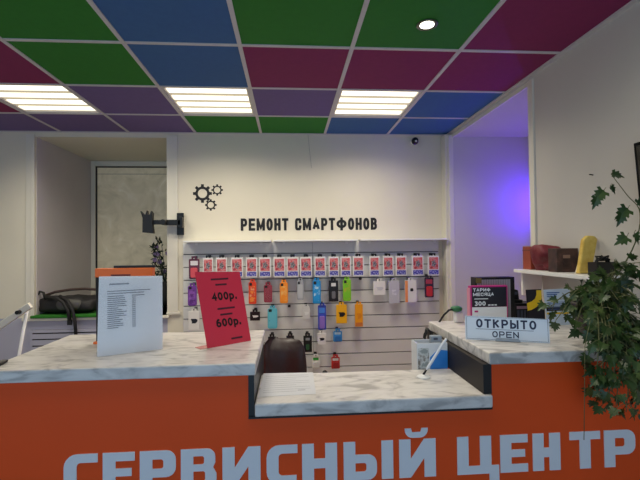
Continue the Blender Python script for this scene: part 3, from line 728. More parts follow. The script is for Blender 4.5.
# carcases
bx((LXA+.02, YF+.041, .002), (LXB-.028, 2.18, ZU-.046)).build('carcase', M['orange'], t)
bx((RXA+.012, YF+.041, .002), (RXB, 2.24, ZR-.046)).build('carcase', M['orange'], t)
o = MB().box((LXB-.0275, YF+.012, ZL-.054), (LXB-.006, 2.18, ZU-.046)).build('side_panel', M['black'], t); o['label'] = 'black side panel'
o = MB().box((RXA-.02, YF+.012, ZL+.0006), (RXA+.0115, 2.24, ZR-.046)).build('side_panel', [M['brownside'], M['black']], t); o['label'] = 'dark brown side panel'
bx((RXA-.021, YF+.0105, ZL+.0006), (RXA+.0118, YF+.0118, ZR-.046)).build('edge_strip', M['black'], t)
mb = MB(); mb.box((LXB-.0275, YF+.006, ZL-.0565), (RXA+.0115, 1.93, ZL-.0485)); mb.build('support_board', M['black'], t)
bx((LXA, YF, ZU-.045), (LXB, 2.205, ZU)).build('raised_top', M['marble'], t, bevel=.005)
bx((RXA, YF, ZR-.045), (RXB, 2.275, ZR)).build('raised_top', M['marble'], t, bevel=.005)
bx((LXB-.004, YF-.002, ZL-.048), (RXA+.0105, 1.935, ZL)).build('low_top', M['marble'], t, bevel=.006)
bx((LXB-.005, 1.60, .72), (RXA-.0215, 2.25, .74)).build('desk_board', M['white'], t, bevel=.002)
bx((LXB-.005, 1.612, .002), (RXA-.0215, 1.63, .72)).build('inner_panel', M['white'], t)

# ---- things on the left top
def sheet(t, c, mats_, thick=.003):
    """c = BL, BR, TR, TL"""
    BL, BR, TR, TL = c
    n = (BR-BL).cross(TL-BL).normalized()
    vs = list(c) + [p - n*thick for p in c]
    return MB().add(vs, [(0, 1, 2, 3), (7, 6, 5, 4), (0, 4, 5, 1), (1, 5, 6, 2), (2, 6, 7, 3), (3, 7, 4, 0)])
def frame_of(c):
    BL, BR, TR, TL = c; ux = (BR-BL); W_ = ux.length; ux.normalize(); uy = (TL-BL); uy = (uy - ux*uy.dot(ux)); 
    sk = (TL-BL).dot(ux); H_ = uy.length; uy.normalize(); return ux, uy, W_, H_, sk
zc = ZU+.001
BL = onZ(97, 357, zc); BR = onZ(162.5, 349, zc); TL = onY(99, 276.5, BL.y+.012); TR = onY(162.3, 275.8, BR.y+.012)
c4 = (BL, BR, TR, TL)
t = thing('price_list_stand', 'white printed price list in a clear stand on the left counter', 'sign', BL)
sheet(t, c4, None).build('sheet', M['paper'], t)
ux, uy, W_, H_, sk = frame_of(c4); n = ux.cross(uy)
mb = MB(); r3 = random.Random(5)
mb.prism(rrect(W_*.30, .006, .001, 1, W_*.18, H_*.885), BL, ux, uy, .0004, .0002)
for k in range(2): mb.prism(rrect(W_*(.66-.1*k), .0035, .001, 1, W_*.15, H_*(.80-.03*k)), BL, ux, uy, .0004, .0002)
for k in range(17):
    y_ = H_*(.735-.025*k)
    mb.prism(rrect(W_*r3.uniform(.16, .3), .0035, .001, 1, W_*.15, y_), BL, ux, uy, .0004, .0002)
    mb.prism(rrect(W_*(.06 if k else .2), .0035, .001, 1, W_*.52, y_), BL, ux, uy, .0004, .0002)
mb.build('print', M['ink'], t)
fo = onZ(97, 357, zc)
MB().add([BL+n*.004, BR+n*.004, TR+n*.004, TL+n*.004, BL+n*.0055, BR+n*.0055, TR+n*.0055, TL+n*.0055], [(0, 3, 2, 1), (4, 5, 6, 7), (0, 1, 5, 4), (1, 2, 6, 5), (2, 3, 7, 6), (3, 0, 4, 7)]).build('clear_cover', M['acrylic'], t)
bk = -n; bk = Vector((bk.x, bk.y, 0)).normalized()
mb = MB(); p0 = Vector((BL.x, BL.y, ZU+.0006)); p1 = Vector((BR.x, BR.y, ZU+.0006))
mb.add([p0+bk*.004, p1+bk*.004, p1+bk*.075, p0+bk*.075]+[q+Vector((0, 0, .002)) for q in (p0+bk*.004, p1+bk*.004, p1+bk*.075, p0+bk*.075)], [(0, 3, 2, 1), (4, 5, 6, 7), (0, 1, 5, 4), (1, 2, 6, 5), (2, 3, 7, 6), (3, 0, 4, 7)])
mb.build('foot', M['acrylic'], t)
# red price sheet
BL = onZ(207.5, 348.4, zc); BR = onZ(251, 340.6, zc); TL = onY(195, 272, BL.y+.02); TR = onY(239.6, 271.6, BR.y+.02)
c4 = (BL, BR, TR, TL); ux, uy, W_, H_, sk = frame_of(c4); n = ux.cross(uy)
uys = (TL-BL).normalized()
t = thing('price_sheet_stand', 'red price sheet reading 400р. and 600р. leaning on the left counter', 'sign', BL)
sheet(t, c4, None).build('sheet', M['redpaper'], t)
mb = MB(); LHt = (TL-BL).length
def sk_pt(u, v): return BL + ux*(W_*u) + uys*(LHt*v)
write(mb, '400р.', sk_pt(.27, .60), ux, uys, .036, .0078, w=.024, gap=.004, depth=.0006, off=.0003)
mb.build('price', M['vinyl'], t); mb = MB()
write(mb, '600р.', sk_pt(.27, .245), ux, uys, .036, .0078, w=.024, gap=.004, depth=.0006, off=.0003)
mb.build('price', M['vinyl'], t)
for u, v, ww in ((.36, .875, .4), (.44, .80, .26), (.40, .475, .4), (.44, .395, .28), (.6, .06, .26)):
    MB().prism(rrect(W_*ww, .008, .001, 1), sk_pt(u-.05, v), ux, uys, .0005, .0002).build('small_print', M['redink'], t)
mb = MB(); bk = Vector((-ux.x, -ux.y, 0)).normalized(); nn = Vector((n.x, n.y, 0)).normalized()
a_ = Vector((BL.x, BL.y, ZU+.0006)); b_ = Vector((BR.x, BR.y, ZU+.0006))
q = [a_+bk*.03, a_-bk*.1, a_-bk*.1-nn*.06, a_+bk*.03-nn*.05]
q = [Vector((v.x, v.y, ZU+.0005)) for v in q]; q = [v-nn*.004 for v in q]
mb.add(q+[v+Vector((0, 0, .002)) for v in q], [(0, 3, 2, 1), (4, 5, 6, 7), (0, 1, 5, 4), (1, 2, 6, 5), (2, 3, 7, 6), (3, 0, 4, 7)]); mb.build('foot', M['pinkacr'], t)
# orange topped black box behind the white sheet
Yb = 1.975
a_ = onY(95, 268.5, Yb); b_ = onY(152.5, 268, Yb); z_b = onY(95, 277.5, Yb).z
t = thing('display_box', 'black display box with orange top band behind the white price list', 'box', ((a_.x+b_.x)/2, Yb, ZU))
bx((a_.x+.004, Yb, ZU+.010), (b_.x, Yb+.035, z_b)).build('body', M['blackm'], t, bevel=.002)
o = bx((a_.x, Yb-.003, z_b+.0003), (b_.x, Yb+.038, a_.z)).build('top_band', M['orangeplastic'], t, bevel=.003)
MB().prism(rrect(.085, .006, .001, 1), (a_.x+.07, Yb-.0032, z_b+.006), (1, 0, 0), (0, 0, 1), .0008).build('lettering', M['redink'], o)
bx((a_.x+.075, Yb+.012, a_.z+.0003), (b_.x+.006, Yb+.034, a_.z+.011)).build('lid', M['black'], t, bevel=.002)
for xx in (a_.x-.004, b_.x-.03):
    MB().box((xx, Yb-.012, ZU+.0005), (xx+.03, Yb+.036, ZU+.0098)).build('foot', M['orangeplastic'], t, bevel=.002)
# black pouch end at the far left of the counter
c = onZ(4, 361, ZU)
t = thing('pen_case', 'black narrow pen case at the far left edge of the counter', 'case', (c.x-.03, c.y, ZU))
MB().blob((-1.066, c.y-.06, ZU+.0065), (.016, .045, .006), 3, 20).build('body', M['black'], t, smooth=True)
MB().tube([(-1.066, c.y-.09, ZU+.0123), (-1.066, c.y-.03, ZU+.0123)], .0015, 6).build('zip', M['chrome'], t)

# ---- lower top: paper and pen
p = [onZ(257.5, 397, ZL+.0005), onZ(316, 394, ZL+.0005), onZ(313, 372.5, ZL+.0005), onZ(263, 373.5, ZL+.0005)]
p = [Vector((max(v.x, LXB+.006), v.y, v.z)) for v in p]
t = thing('paper_form', 'white printed paper form lying on the low marble top', 'paper', p[0])
MB().add(p+[v+Vector((0, 0, .0006)) for v in p], [(0, 3, 2, 1), (4, 5, 6, 7), (0, 1, 5, 4), (1, 2, 6, 5), (2, 3, 7, 6), (3, 0, 4, 7)]).build('sheet', mat('form_paper', (212, 214, 218), .5), t)
mb = MB(); ux = (p[1]-p[0]); uy = (p[3]-p[0])
M['inkl'] = mat('pale_ink', (168, 170, 176), .6)
for k in range(9):
    v = .14+.085*k; q0 = p[0]+ux*.06+uy*v+Vector((0, 0, .0007)); q1 = q0+ux*(.86 if k % 3 else .6)
    dy = uy.normalized()*.004
    mb.add([q0, q1, q1+dy, q0+dy], [(0, 1, 2, 3)])
q0 = p[0]+ux*.68+uy*.16+Vector((0, 0, .0008)); mb.add([q0, q0+ux*.14, q0+ux*.14+uy*.03, q0+uy*.03], [(0, 1, 2, 3)])
mb.build('print', M['inkl'], t)
b0 = onZ(423.5, 377.5, ZL); b0.z = ZL+.0004
t = thing('counter_pen', 'white pen slanting up from a round desk stand on the low top', 'pen', b0)
MB().lathe([(.030, 0), (.030, .003), (.024, .008), (.010, .011), (.008, .013)], b0, 28).build('stand_base', M['white'], t, smooth=True)
pe = onY(446.5, 338.5, b0.y+.01); pb = b0+Vector((0, 0, .013)); dv = pe-pb
MB().tube([b0+Vector((0, 0, .011)), pb+dv*.04, pb+dv*.16], [.0055, .0045, .004], 10).build('socket', M['black'], t, smooth=True)
M['penbody'] = mat('pen_pale', (222, 226, 232), .2)
MB().tube([pb+dv*.12, pb+dv*.2, pb+dv*.93, pe], [.004, .0062, .006, .0045], 12).build('pen_barrel', M['penbody'], t, smooth=True)

# ================================================================== BEHIND THE COUNTER
# office chair
cx = onY(285.5, 350, 2.62).x; cy = 2.62
t = thing('office_chair', 'dark brown leather office chair with padded back behind the low top', 'chair', (cx, cy, 0))
ztop = onY(285, 338, cy).z
wl = (onY(309, 365, cy).x - onY(264, 365, cy).x)/2
vs = []; fs = []; NU, NV = 22, 20
def backpt(u, v, sgn):
    # u -1..1, v 0..1
    z = .42 + (ztop-.42)*v
    k_ = max(0, (v-.72)/.28); ww = wl*(1.06-.06*v)*(.66+.34*math.sqrt(max(0, 1-k_**2.2)))
    x = cx + u*ww - .012*v
    th = .062*(1-abs(u)**4)*(1-abs(2*v-1)**8)
    cr_ = .007*math.sin(v*40+u*3)*max(0, -u-.5)*2 + .008*math.exp(-((u+.62)/.07)**2)
    y = cy - .07*(abs(u)**2) + .10*(v-.5) + sgn*(th - cr_)
    return Vector((x, y, z))
for sgn in (-1, 1):
    for jv in range(NV+1):
        for iu in range(NU+1): vs.append(backpt(-1+2*iu/NU, jv/NV, sgn))
o1 = (NU+1)*(NV+1)
for sgn in (0, 1):
    for jv in range(NV):
        for iu in range(NU):
            a_ = sgn*o1 + jv*(NU+1)+iu; fs.append((a_, a_+1, a_+NU+2, a_+NU+1))
o = MB().add(vs, fs).build('backrest', M['leather'], t, smooth=True, merge=True)
ss = o.modifiers.new('sub', 'SUBSURF'); ss.levels = 1; ss.render_levels = 1
MB().blob((cx, cy+.24, .45), (.24, .23, .06), 3.4, 28).build('seat', M['leather'], t, smooth=True)
for sg in (-1, 1):
    mb = MB(); mb.tube([(cx+sg*.25, cy+.09, .42), (cx+sg*.27, cy+.09, .64), (cx+sg*.27, cy+.36, .66), (cx+sg*.25, cy+.36, .43)], .018, 10)
    mb.build('armrest', M['black'], t, smooth=True)
MB().tube([(cx, cy+.24, .12), (cx, cy+.24, .40)], .03, 14).build('gas_column', M['chrome'], t, smooth=True)
for k in range(5):
    an = 2*math.pi*k/5+.3; d = Vector((math.cos(an), math.sin(an), 0)); hub = Vector((cx, cy+.24, .11))
    lg = MB().tube([hub, hub+d*.29+Vector((0, 0, -.03))], [.026, .016], 10).build('base_leg', M['black'], t, smooth=True)
    MB().lathe([(.02, -.02), (.027, -.015), (.027, .015), (.02, .02)], hub+d*.29+Vector((0, 0, -.0825)), 16, d.cross(Vector((0, 0, 1)))).build('caster', M['black'], lg, smooth=True)

# blue and white carton beside the dark side panel, on the desk board
cxa = onY(417, 355, 1.942).x; cxb = RXA-.0225; cz1 = onY(430, 343.2, 1.942).z
t = thing('paper_carton', 'open blue and white carton between low top and right counter', 'carton', ((cxa+cxb)/2, 2.06, .74))
M['cartw'] = mat('carton_white', (226, 230, 234), .5); M['cartb'] = ramp_mat('carton_blue', [(.3, (30, 120, 214)), (.6, (60, 150, 230)), (.8, (130, 190, 240))], scale=7, rough=.4)
mb = MB(); y0, y1 = 1.942, 2.03
mb.box((cxa, y0, .741), (cxb, y0+.004, cz1)); mb.box((cxa, y1-.004, .741), (cxb, y1, cz1)); mb.box((cxa, y0+.004, .741), (cxa+.004, y1-.004, cz1)); mb.box((cxb-.004, y0+.004, .741), (cxb, y1-.004, cz1)); mb.box((cxa+.004, y0+.004, .741), (cxb-.004, y1-.004, .745))
o = mb.build('box_body', M['cartw'], t)
wC = cxb-cxa; zb = onY(430, 351, 1.942).z
MB().prism([(wC*.42, .15), (wC, .15), (wC, zb-.741), (wC*.68, zb-.741+.006), (wC*.42, zb-.741-.03)], (cxa, y0, .741), (1, 0, 0), (0, 0, 1), .0012).build('blue_print', M['cartb'], t)
M['cartpic'] = ramp_mat('carton_pic', [(.4, (150, 160, 160)), (.5, (206, 212, 214)), (.62, (120, 116, 110))], scale=30)
MB().prism(rrect(wC*.36, .11, .006, 2, wC*.03, .21), (cxa, y0, .741), (1, 0, 0), (0, 0, 1), .0008).build('picture_print', M['cartpic'], t)
# grey gadget standing in the carton
ga = onY(430, 335.5, 2.0); gb = onY(441, 342, 2.0)
t = thing('power_adapter', 'small grey adapter sticking out of the open carton', 'adapter', (ga.x, 2.0, .746))
M['gadget'] = mat('gadget_grey', (150, 160, 172), .4)
bx((ga.x, 1.985, .7455), (gb.x, 2.015, ga.z)).build('case', M['gadget'], t, bevel=.004)
MB().prism(rrect(.02, .01, .002, 2, .012, ga.z-.7455-.018), (ga.x, 1.985, .7455), (1, 0, 0), (0, 0, 1), .001).build('display', M['ink'], t)
mb = MB(); pts = []
for k in range(50):
    an = k*.42; q = onY(428.5, 334, 2.10); rr = .022+.004*math.sin(k*1.7)
    pts.append((q.x + rr*.75*math.cos(an), 2.09+.0012*k*.6, q.z + rr*1.5*math.sin(an) - .01))
q = Vector(pts[-1]); pts += [(q.x-.01, 2.13, q.z-.08), (q.x-.012, 2.14, .76)]
mb.tube(pts, .0042, 6)
tag(mb.build('coiled_cable', M['black'], None, smooth=True), 'coiled black cable behind the grey adapter in the carton', 'cable')

# ================================================================== ON THE RIGHT TOP
ZU = ZR; zc = ZU+.001
BL = onZ(465.6, 339.2, zc); BR = onZ(550, 343.4, zc); BR = BL+(BR-BL)
h_ = (onY(465, 316, BL.y).z - zc)
bkv = Vector((-(BR-BL).y, (BR-BL).x, 0)).normalized()*.012
TL = BL+Vector((0, 0, h_))+bkv; TR = BR+Vector((0, 0, h_-.003))+bkv
c4 = (BL, BR, TR, TL); ux, uy, W_, H_, sk = frame_of(c4)
t = thing('open_sign', 'white plate sign reading ОТКРЫТО OPEN on the right counter', 'sign', BL)
M['plate'] = mat('sign_plate', (218, 226, 234), .3, coat=.3)
sheet(t, c4, None, .004).build('plate', M['plate'], t)
mb = MB()
write(mb, 'ОТКРЫТО', BL+ux*W_*.135+uy*H_*.52, ux, uy, .037, .0075, w=.0265, gap=.0075, depth=.0006, off=.0002)
write(mb, 'OPEN', BL+ux*W_*.33+uy*H_*.14, ux, uy, .026, .0045, w=.022, gap=.0055, depth=.0006, off=.0002)
mb.prism([(W_*.13, H_*.455), (W_*.82, H_*.455), (W_*.82, H_*.47), (W_*.13, H_*.47)], BL, ux, uy, .0005, .0002)
for a_, b_, c_, d_ in ((.015, .04, .985, .05), (.015, .95, .985, .96), (.015, .04, .019, .96), (.981, .04, .985, .96)):
    mb.prism([(W_*a_, H_*b_), (W_*c_, H_*b_), (W_*c_, H_*d_), (W_*a_, H_*d_)], BL, ux, uy, .0004, .0002)
mb.build('lettering', mat('sign_ink', (34, 40, 70), .5), t)
mb = MB(); n = ux.cross(uy); a_ = BL+ux*W_*.36; b_ = BL+ux*W_*.66; a_.z = b_.z = ZU+.0005; nf = Vector((n.x, n.y, 0)).normalized()
q = [a_+nf*.018, b_+nf*.018, b_-nf*.05, a_-nf*.05]
mb.add(q+[v+Vector((0, 0, .0055 if i < 2 else .0005)) for i, v in enumerate(q)], [(0, 3, 2, 1), (4, 5, 6, 7), (0, 1, 5, 4), (1, 2, 6, 5), (2, 3, 7, 6), (3, 0, 4, 7)])
mb = MB(); mb.prism([(W_*.36, .0), (W_*.66, .0), (W_*.64, .012), (W_*.38, .012)], BL-uy*.0, ux, uy, .012, .0005); mb.build('stand_foot', M['gadget'], t)

# tariff box
Yt = 2.04
a_ = onY(470.5, 286, Yt); b_ = onY(507.5, 286.5, Yt)
t = thing('tariff_box', 'black and white card ТАРИФ МЕСЯЦА with magenta border behind the open sign', 'leaflet box', (a_.x, Yt, ZU))
M['magcard'] = mat('magenta_card', (190, 40, 120), .4); M['pinkside'] = mat('pink_side', (226, 150, 170), .5); M['dkcard'] = mat('dark_card', (34, 32, 44), .4)
hT = a_.z-ZU-.001; wT = b_.x-a_.x
MB().box((a_.x, Yt, ZU+.0005), (b_.x, Yt+.03, a_.z)).build('box_body', M['magcard'], t, bevel=.0015)
MB().box((a_.x-.006, Yt+.004, ZU+.0005), (a_.x-.0003, Yt+.03, a_.z-.012)).build('side_flap', M['pinkside'], t)
zm = onY(480, 307, Yt).z-ZU
MB().prism([(.006, zm), (wT-.006, zm), (wT-.006, hT-.006), (.006, hT-.006)], (a_.x, Yt, ZU), (1, 0, 0), (0, 0, 1), .0008).build('dark_panel', M['dkcard'], t)
MB().prism([(.006, .004), (wT-.006, .004), (wT-.006, zm-.001), (.006, zm-.001)], (a_.x, Yt, ZU), (1, 0, 0), (0, 0, 1), .0008).build('white_panel', M['paper'], t)
mb = MB(); o3 = (a_.x, Yt-.0008, ZU)
U, V = (1, 0, 0), (0, 0, 1)
write(mb, 'ТАРИФ', (a_.x+.012, Yt-.0008, a_.z-.028), U, V, .016, .0035, w=.0145, gap=.003, depth=.0006)
write(mb, 'МЕСЯЦА', (a_.x+.012, Yt-.0008, a_.z-.050), U, V, .016, .0035, w=.0145, gap=.003, depth=.0006)
write(mb, '300', (a_.x+.018, Yt-.0008, ZU+zm+.006), U, V, .022, .005, w=.017, gap=.003, depth=.0006)
for k in range(3): mb.prism(rrect(.012, .006, .001, 1), (a_.x+.088+.016*k, Yt-.0008, ZU+zm+.006), U, V, .0006)
mb.prism(rrect(.07, .004, .001, 1), (a_.x+.018, Yt-.0008, ZU+zm+.038), U, V, .0006)
mb.build('white_lettering', M['paper'], t)
mb = MB()
for k in range(2): mb.prism(rrect(.018, .009, .001, 1), (a_.x+.018, Yt-.0008, ZU+zm-.026-.026*k), U, V, .0006)
mb.build('dark_print', M['magcard'], t)
# grey ribbed box behind
Yg = 2.13
a_ = onY(475.5, 277.5, Yg); b_ = onY(514.5, 277.5, Yg)
t = thing('ribbed_box', 'grey ribbed box with black frame behind the tariff card', 'box', (a_.x, Yg, ZU))
bx((a_.x, Yg, ZU+.0005), (b_.x, Yg+.06, a_.z)).build('case', M['black'], t, bevel=.002)
mb = MB(); wG = b_.x-a_.x
M['rib'] = mat('rib_grey', (150, 146, 156), .5); M['olive'] = mat('olive_label', (110, 100, 50), .5)
for k in range(14):
    x_ = a_.x+.006+(wG-.028)*k/14; mb.box((x_, Yg-.003, ZU+.002), (x_+(wG-.028)/14*.8, Yg-.0002, a_.z-.012))
mb.build('ribs', M['rib'], t)
MB().box((a_.x-.0005, Yg-.0045, a_.z-.03), (a_.x+.03, Yg-.0032, a_.z-.002)).build('label', M['olive'], t)
# dark organiser and card reader
Yo = 2.15
a_ = onY(517.5, 303.5, Yo); b_ = onY(545, 303, Yo)
t = thing('desk_organiser', 'dark box with pinkish front between tariff card and yellow leaflet', 'box', (a_.x, Yo, ZU))
ax_ = onY(515.5, 303, Yo).x+.002
bx((ax_, Yo, ZU+.0005), (b_.x, Yo+.10, a_.z)).build('case', M['black'], t, bevel=.003)
M['pinkish'] = mat('dull_pink', (150, 120, 136), .5)
bx((ax_+.004, Yo-.002, ZU+.075), (b_.x-.004, Yo-.0002, a_.z-.014)).build('front_insert', M['pinkish'], t)
mb = MB()
for k in range(6): mb.box((ax_+.006+.018*k, Yo-.003, ZU+.02), (ax_+.018+.018*k, Yo-.0002, ZU+.068))
mb.build('front_slots', M['ink'], t)
q = onY(518, 302, Yo+.03)
t = thing('card_reader', 'small black card reader on the dark box behind the tariff card', 'card reader', (q.x, Yo+.03, a_.z))
bx((ax_+.002, Yo+.02, a_.z+.0005), (ax_+.05, Yo+.07, a_.z+.016)).build('base', M['black'], t, bevel=.003)
MB().prism([(0, 0), (.034, 0), (.028, .05), (.004, .055)], (ax_+.006, Yo+.05, a_.z+.0165), U, V, .014).build('handset', M['black'], t, bevel=.003)
MB().prism(rrect(.018, .016, .002, 2), (ax_+.012, Yo+.0365, a_.z+.042), U, V, .001).build('display', M['ink'], t)
# yellow and black leaflet
def leaflet(name, label, px_, Yl, lean=.012):
    (x0, y0), (x1, y1) = px_
    a_ = onY(x0, y0, Yl); b_ = onY(x1, y1, Yl)
    BL = Vector((a_.x+.006, Yl, zc)); BR = Vector((b_.x+.006, Yl, zc)); TL = Vector((a_.x, Yl+lean, a_.z)); TR = Vector((b_.x, Yl+lean, b_.z))
    t = thing(name, label, 'leaflet', BL); c4 = (BL, BR, TR, TL); return t, c4
t, c4 = leaflet('curve_leaflet', 'black leaflet with a yellow curved band behind the open sign', ((527, 290), (542.5, 289.3)), 2.10)
ux, uy, W_, H_, sk = frame_of(c4); BL = c4[0]
M['lyel'] = mat('leaflet_yellow', (236, 198, 40), .4)
sheet(t, c4, None, .002).build('sheet', M['dkcard'], t)
H2 = H_; uy2 = (c4[3]-c4[0]).normalized()
outer = [(1.0, .98), (.98, .75), (.86, .62), (.6, .50), (.25, .42), (0, .40)]; inner = [(0, .62), (.3, .66), (.55, .74), (.66, .86), (.68, .98)]
MB().prism([(W_*u, H2*v) for u, v in outer[::-1]][:] and [(W_*u, H2*v) for u, v in (outer+inner)][::-1], BL, ux, uy2, .0008, .0002).build('yellow_band', M['lyel'], t)
t, c4 = leaflet('text_leaflet', 'pale blue printed leaflet standing behind the plant leaves on right counter', ((545, 290), (571, 288.5)), 2.07)
ux, uy, W_, H_, sk = frame_of(c4); BL = c4[0]; uy2 = (c4[3]-c4[0]).normalized()
sheet(t, c4, None, .002).build('sheet', mat('leaflet_blue', (196, 216, 240), .4), t)
mb = MB(); R = lambda x_, y_, w, h: mb.prism(rrect(W_*w, H_*h, .0008, 1, W_*x_, H_*y_), BL, ux, uy2, .0006, .0002)
for k in range(3): R(.1, .9-.055*k, .5-.1*k, .03)
for k in range(6): R(.1, .64-.04*k, .7, .015)
mb.build('blue_print', mat('leaflet_ink', (70, 110, 180), .5), t)
mb = MB(); R(.04, .40, .92, .11); mb.build('dark_band', M['dkcard'], t)
mb = MB(); R(.04, .31, .92, .05); mb.build('yellow_band', M['lyel'], t)
# green plug with black cable at the back left of the right top
pp = onZ(458, 318, ZU); pp = Vector((.86, 2.24, ZU))
t = thing('charger_cable', 'green plug with black cable at the back corner of right counter', 'cable', pp)
g0 = onY(452, 312, 2.2); g1 = onY(464, 317, 2.2)
M['gplug'] = mat('green_plug', (40, 110, 70), .5)
MB().box((g0.x+.02, 2.2, ZU+.0005), (g1.x, 2.24, ZU+.058)).build('adapter_block', M['white'], t, bevel=.006)
MB().blob(((g0.x+g1.x)/2-.005, 2.21, ZU+.074), (.03, .026, .016), 2.4, 20, .15, 9).build('plug', M['gplug'], t, smooth=True)
MB().tube([(g0.x+.004, 2.2, ZU+.072), onY(449, 310, 2.2), onY(444, 315, 2.21), onY(440, 321, 2.24), onY(436, 327, 2.29), onY(434.5, 334, 2.315), onY(434, 345, 2.315)], .0055, 8).build('lead', M['black'], t, smooth=True)

# ================================================================== RIGHT WALL SHELF
SXF = 1.405; SZ = onX(513, 269, SXF).z
YS1 = onX(513.5, 269, SXF).y; YS0 = 1.87
t = thing('wall_shelf', 'white narrow shelf on the right wall below the yellow foam block', 'shelf', (XR, 2.3, SZ))
bx((SXF, YS0, SZ-.020), (XR-.013, YS1, SZ)).build('board', M['white'], t, bevel=.002)
bx((SXF+.03, 2.52, SZ-.16), (XR-.0125, 2.54, SZ-.0205)).build('bracket', M['white'], t, bevel=.002)  # this white plate also stands in for the lit wall below the shelf
bx((SXF+.03, 1.95, SZ-.16), (XR-.0005, 1.97, SZ-.0205)).build('bracket', M['white'], t, bevel=.002)
z0 = SZ+.0006
def sy(px, X): return onX(px, 260, X).y
M['boxred'] = mat('reddish_brown', (150, 66, 46), .5, var=.12, vscale=20); M['boxdk'] = ramp_mat('dark_brown_card', [(.35, (46, 30, 28)), (.6, (78, 52, 46)), (.75, (110, 76, 66))], scale=22, rough=.5)
# reddish gift box: its front face towards the camera
X0 = 1.43
f0 = onY(527.5, 246, 2.50); f1 = onY(537, 246, 2.50)
t = thing('gift_box', 'reddish brown box at the far end of the right wall shelf', 'box', (1.45, 2.52, z0))
bx((f0.x, 2.47, z0), (f0.x+.085, 2.555, z0+(onY(530, 246.5, 2.5).z-SZ))).build('box_body', M['boxred'], t, bevel=.002)
bx((f0.x-.0015, 2.468, z0+.115), (f0.x+.0865, 2.557, z0+.119)).build('lid_seam', M['boxdk'], t)
# burgundy pouch
M['burg'] = mat('burgundy_cloth', (112, 24, 38), .6, bump=.5, bscale=30, var=.2, vscale=14)
pc = onY(549, 258, 2.33)
t = thing('cloth_pouch', 'burgundy cloth pouch slumped between two boxes on wall shelf', 'pouch', (pc.x, 2.36, z0))
MB().blob((pc.x-.004, 2.37, z0+.062), (.052, .085, .066), 3.0, 44, .75, 2).build('body', M['burg'], t, smooth=True)
MB().blob((pc.x, 2.36, z0+.122), (.044, .055, .026), 2.4, 36, .9, 6).build('folded_top', M['burg'], t, smooth=True)
MB().tube([(pc.x-.03, 2.30, z0+.118), (pc.x-.01, 2.275, z0+.09), (pc.x+.004, 2.273, z0+.04)], .004, 6).build('drawstring', M['strapbrown'], t)
# dark brown carton
g0 = onY(556, 248.5, 2.19); g1 = onY(577.5, 248.5, 2.19)
t = thing('gift_carton', 'dark brown patterned carton with small tag on the wall shelf', 'box', (g0.x+.05, 2.2, z0))
bx((g0.x, 2.185, z0), (g1.x, 2.262, z0+g0.z-SZ)).build('box_body', M['boxdk'], t, bevel=.002)
MB().prism(rrect(.04, .018, .002, 2, .035, .075), (g0.x, 2.185, z0), U, V, .001).build('tag', mat('tan_tag', (140, 110, 96), .5), t)
MB().tube([(g0.x+.035, 2.1835, z0+.06), (g0.x+.04, 2.18, z0+.028), (g0.x+.07, 2.18, z0+.028), (g0.x+.075, 2.1835, z0+.06)], .002, 6).build('cord_handle', M['strapbrown'], t)
# yellow foam block leaning on the wall
M['foam'] = ramp_mat('yellow_foam', [(.3, (206, 168, 70)), (.7, (232, 204, 110))], scale=30, rough=.8)
Yy = 2.05; yp = [onY(x, y, Yy) for x, y in ((578, 272), (590.5, 273), (596.8, 238.5), (594, 235.5), (587, 235), (583, 239))]
zmn = min(p.z for p in yp); off = z0-zmn
o = MB().prism([(p.x, p.z+off if p.z > zmn+.012 else z0) for p in yp], (0, Yy+.02, 0), U, V, .028)
t = thing('foam_block', 'yellow rounded foam block leaning upright on the right wall shelf', 'foam block', (yp[0].x, Yy, z0))
o.build('pad', M['foam'], t, bevel=.006)
M['foamw'] = mat('foam_white', (224, 214, 190), .7)
MB().prism([(yp[0].x+.002, z0), (yp[1].x-.002, z0), (yp[2].x-.004, yp[2].z+off-.01), (yp[4].x+.004, yp[4].z+off-.01)], (0, Yy+.0265, 0), U, V, .006).build('back_layer', M['foamw'], t)
# black holder with tangled leads
Yk = 1.935; k0 = onY(592, 259, Yk); k1 = onY(613, 259, Yk)
t = thing('holder_tray', 'small black holder of black leads at the near end of wall shelf', 'holder', (k0.x+.03, Yk, z0))
mb = MB(); ht = .062
kx1 = min(k1.x, 1.545)
mb.box((k0.x, Yk-.03, z0), (kx1, Yk-.026, z0+ht)); mb.box((k0.x, Yk+.026, z0), (kx1, Yk+.03, z0+ht)); mb.box((k0.x, Yk-.026, z0), (k0.x+.004, Yk+.026, z0+ht)); mb.box((kx1-.004, Yk-.026, z0), (kx1, Yk+.026, z0+ht)); mb.box((k0.x+.004, Yk-.026, z0), (kx1-.004, Yk+.026, z0+.004))
mb.build('tray', M['black'], t)
mb = MB(); r4 = random.Random(11)
for k in range(5):
    pts = [(k0.x+.012+r4.uniform(0, .015), Yk+r4.uniform(-.015, .015), z0+.05)]
    for q in range(6):
        pts.append((k0.x+.006+(kx1-k0.x-.012)*(q+1)/7+r4.uniform(-.006, .006), Yk+r4.uniform(-.02, .02), z0+.078+r4.uniform(-.012, .014)))
    pts.append((kx1-.014, Yk+r4.uniform(-.015, .015), z0+.05)); mb.tube(pts, .0045, 6)
mb.build('leads', M['black'], t, smooth=True)

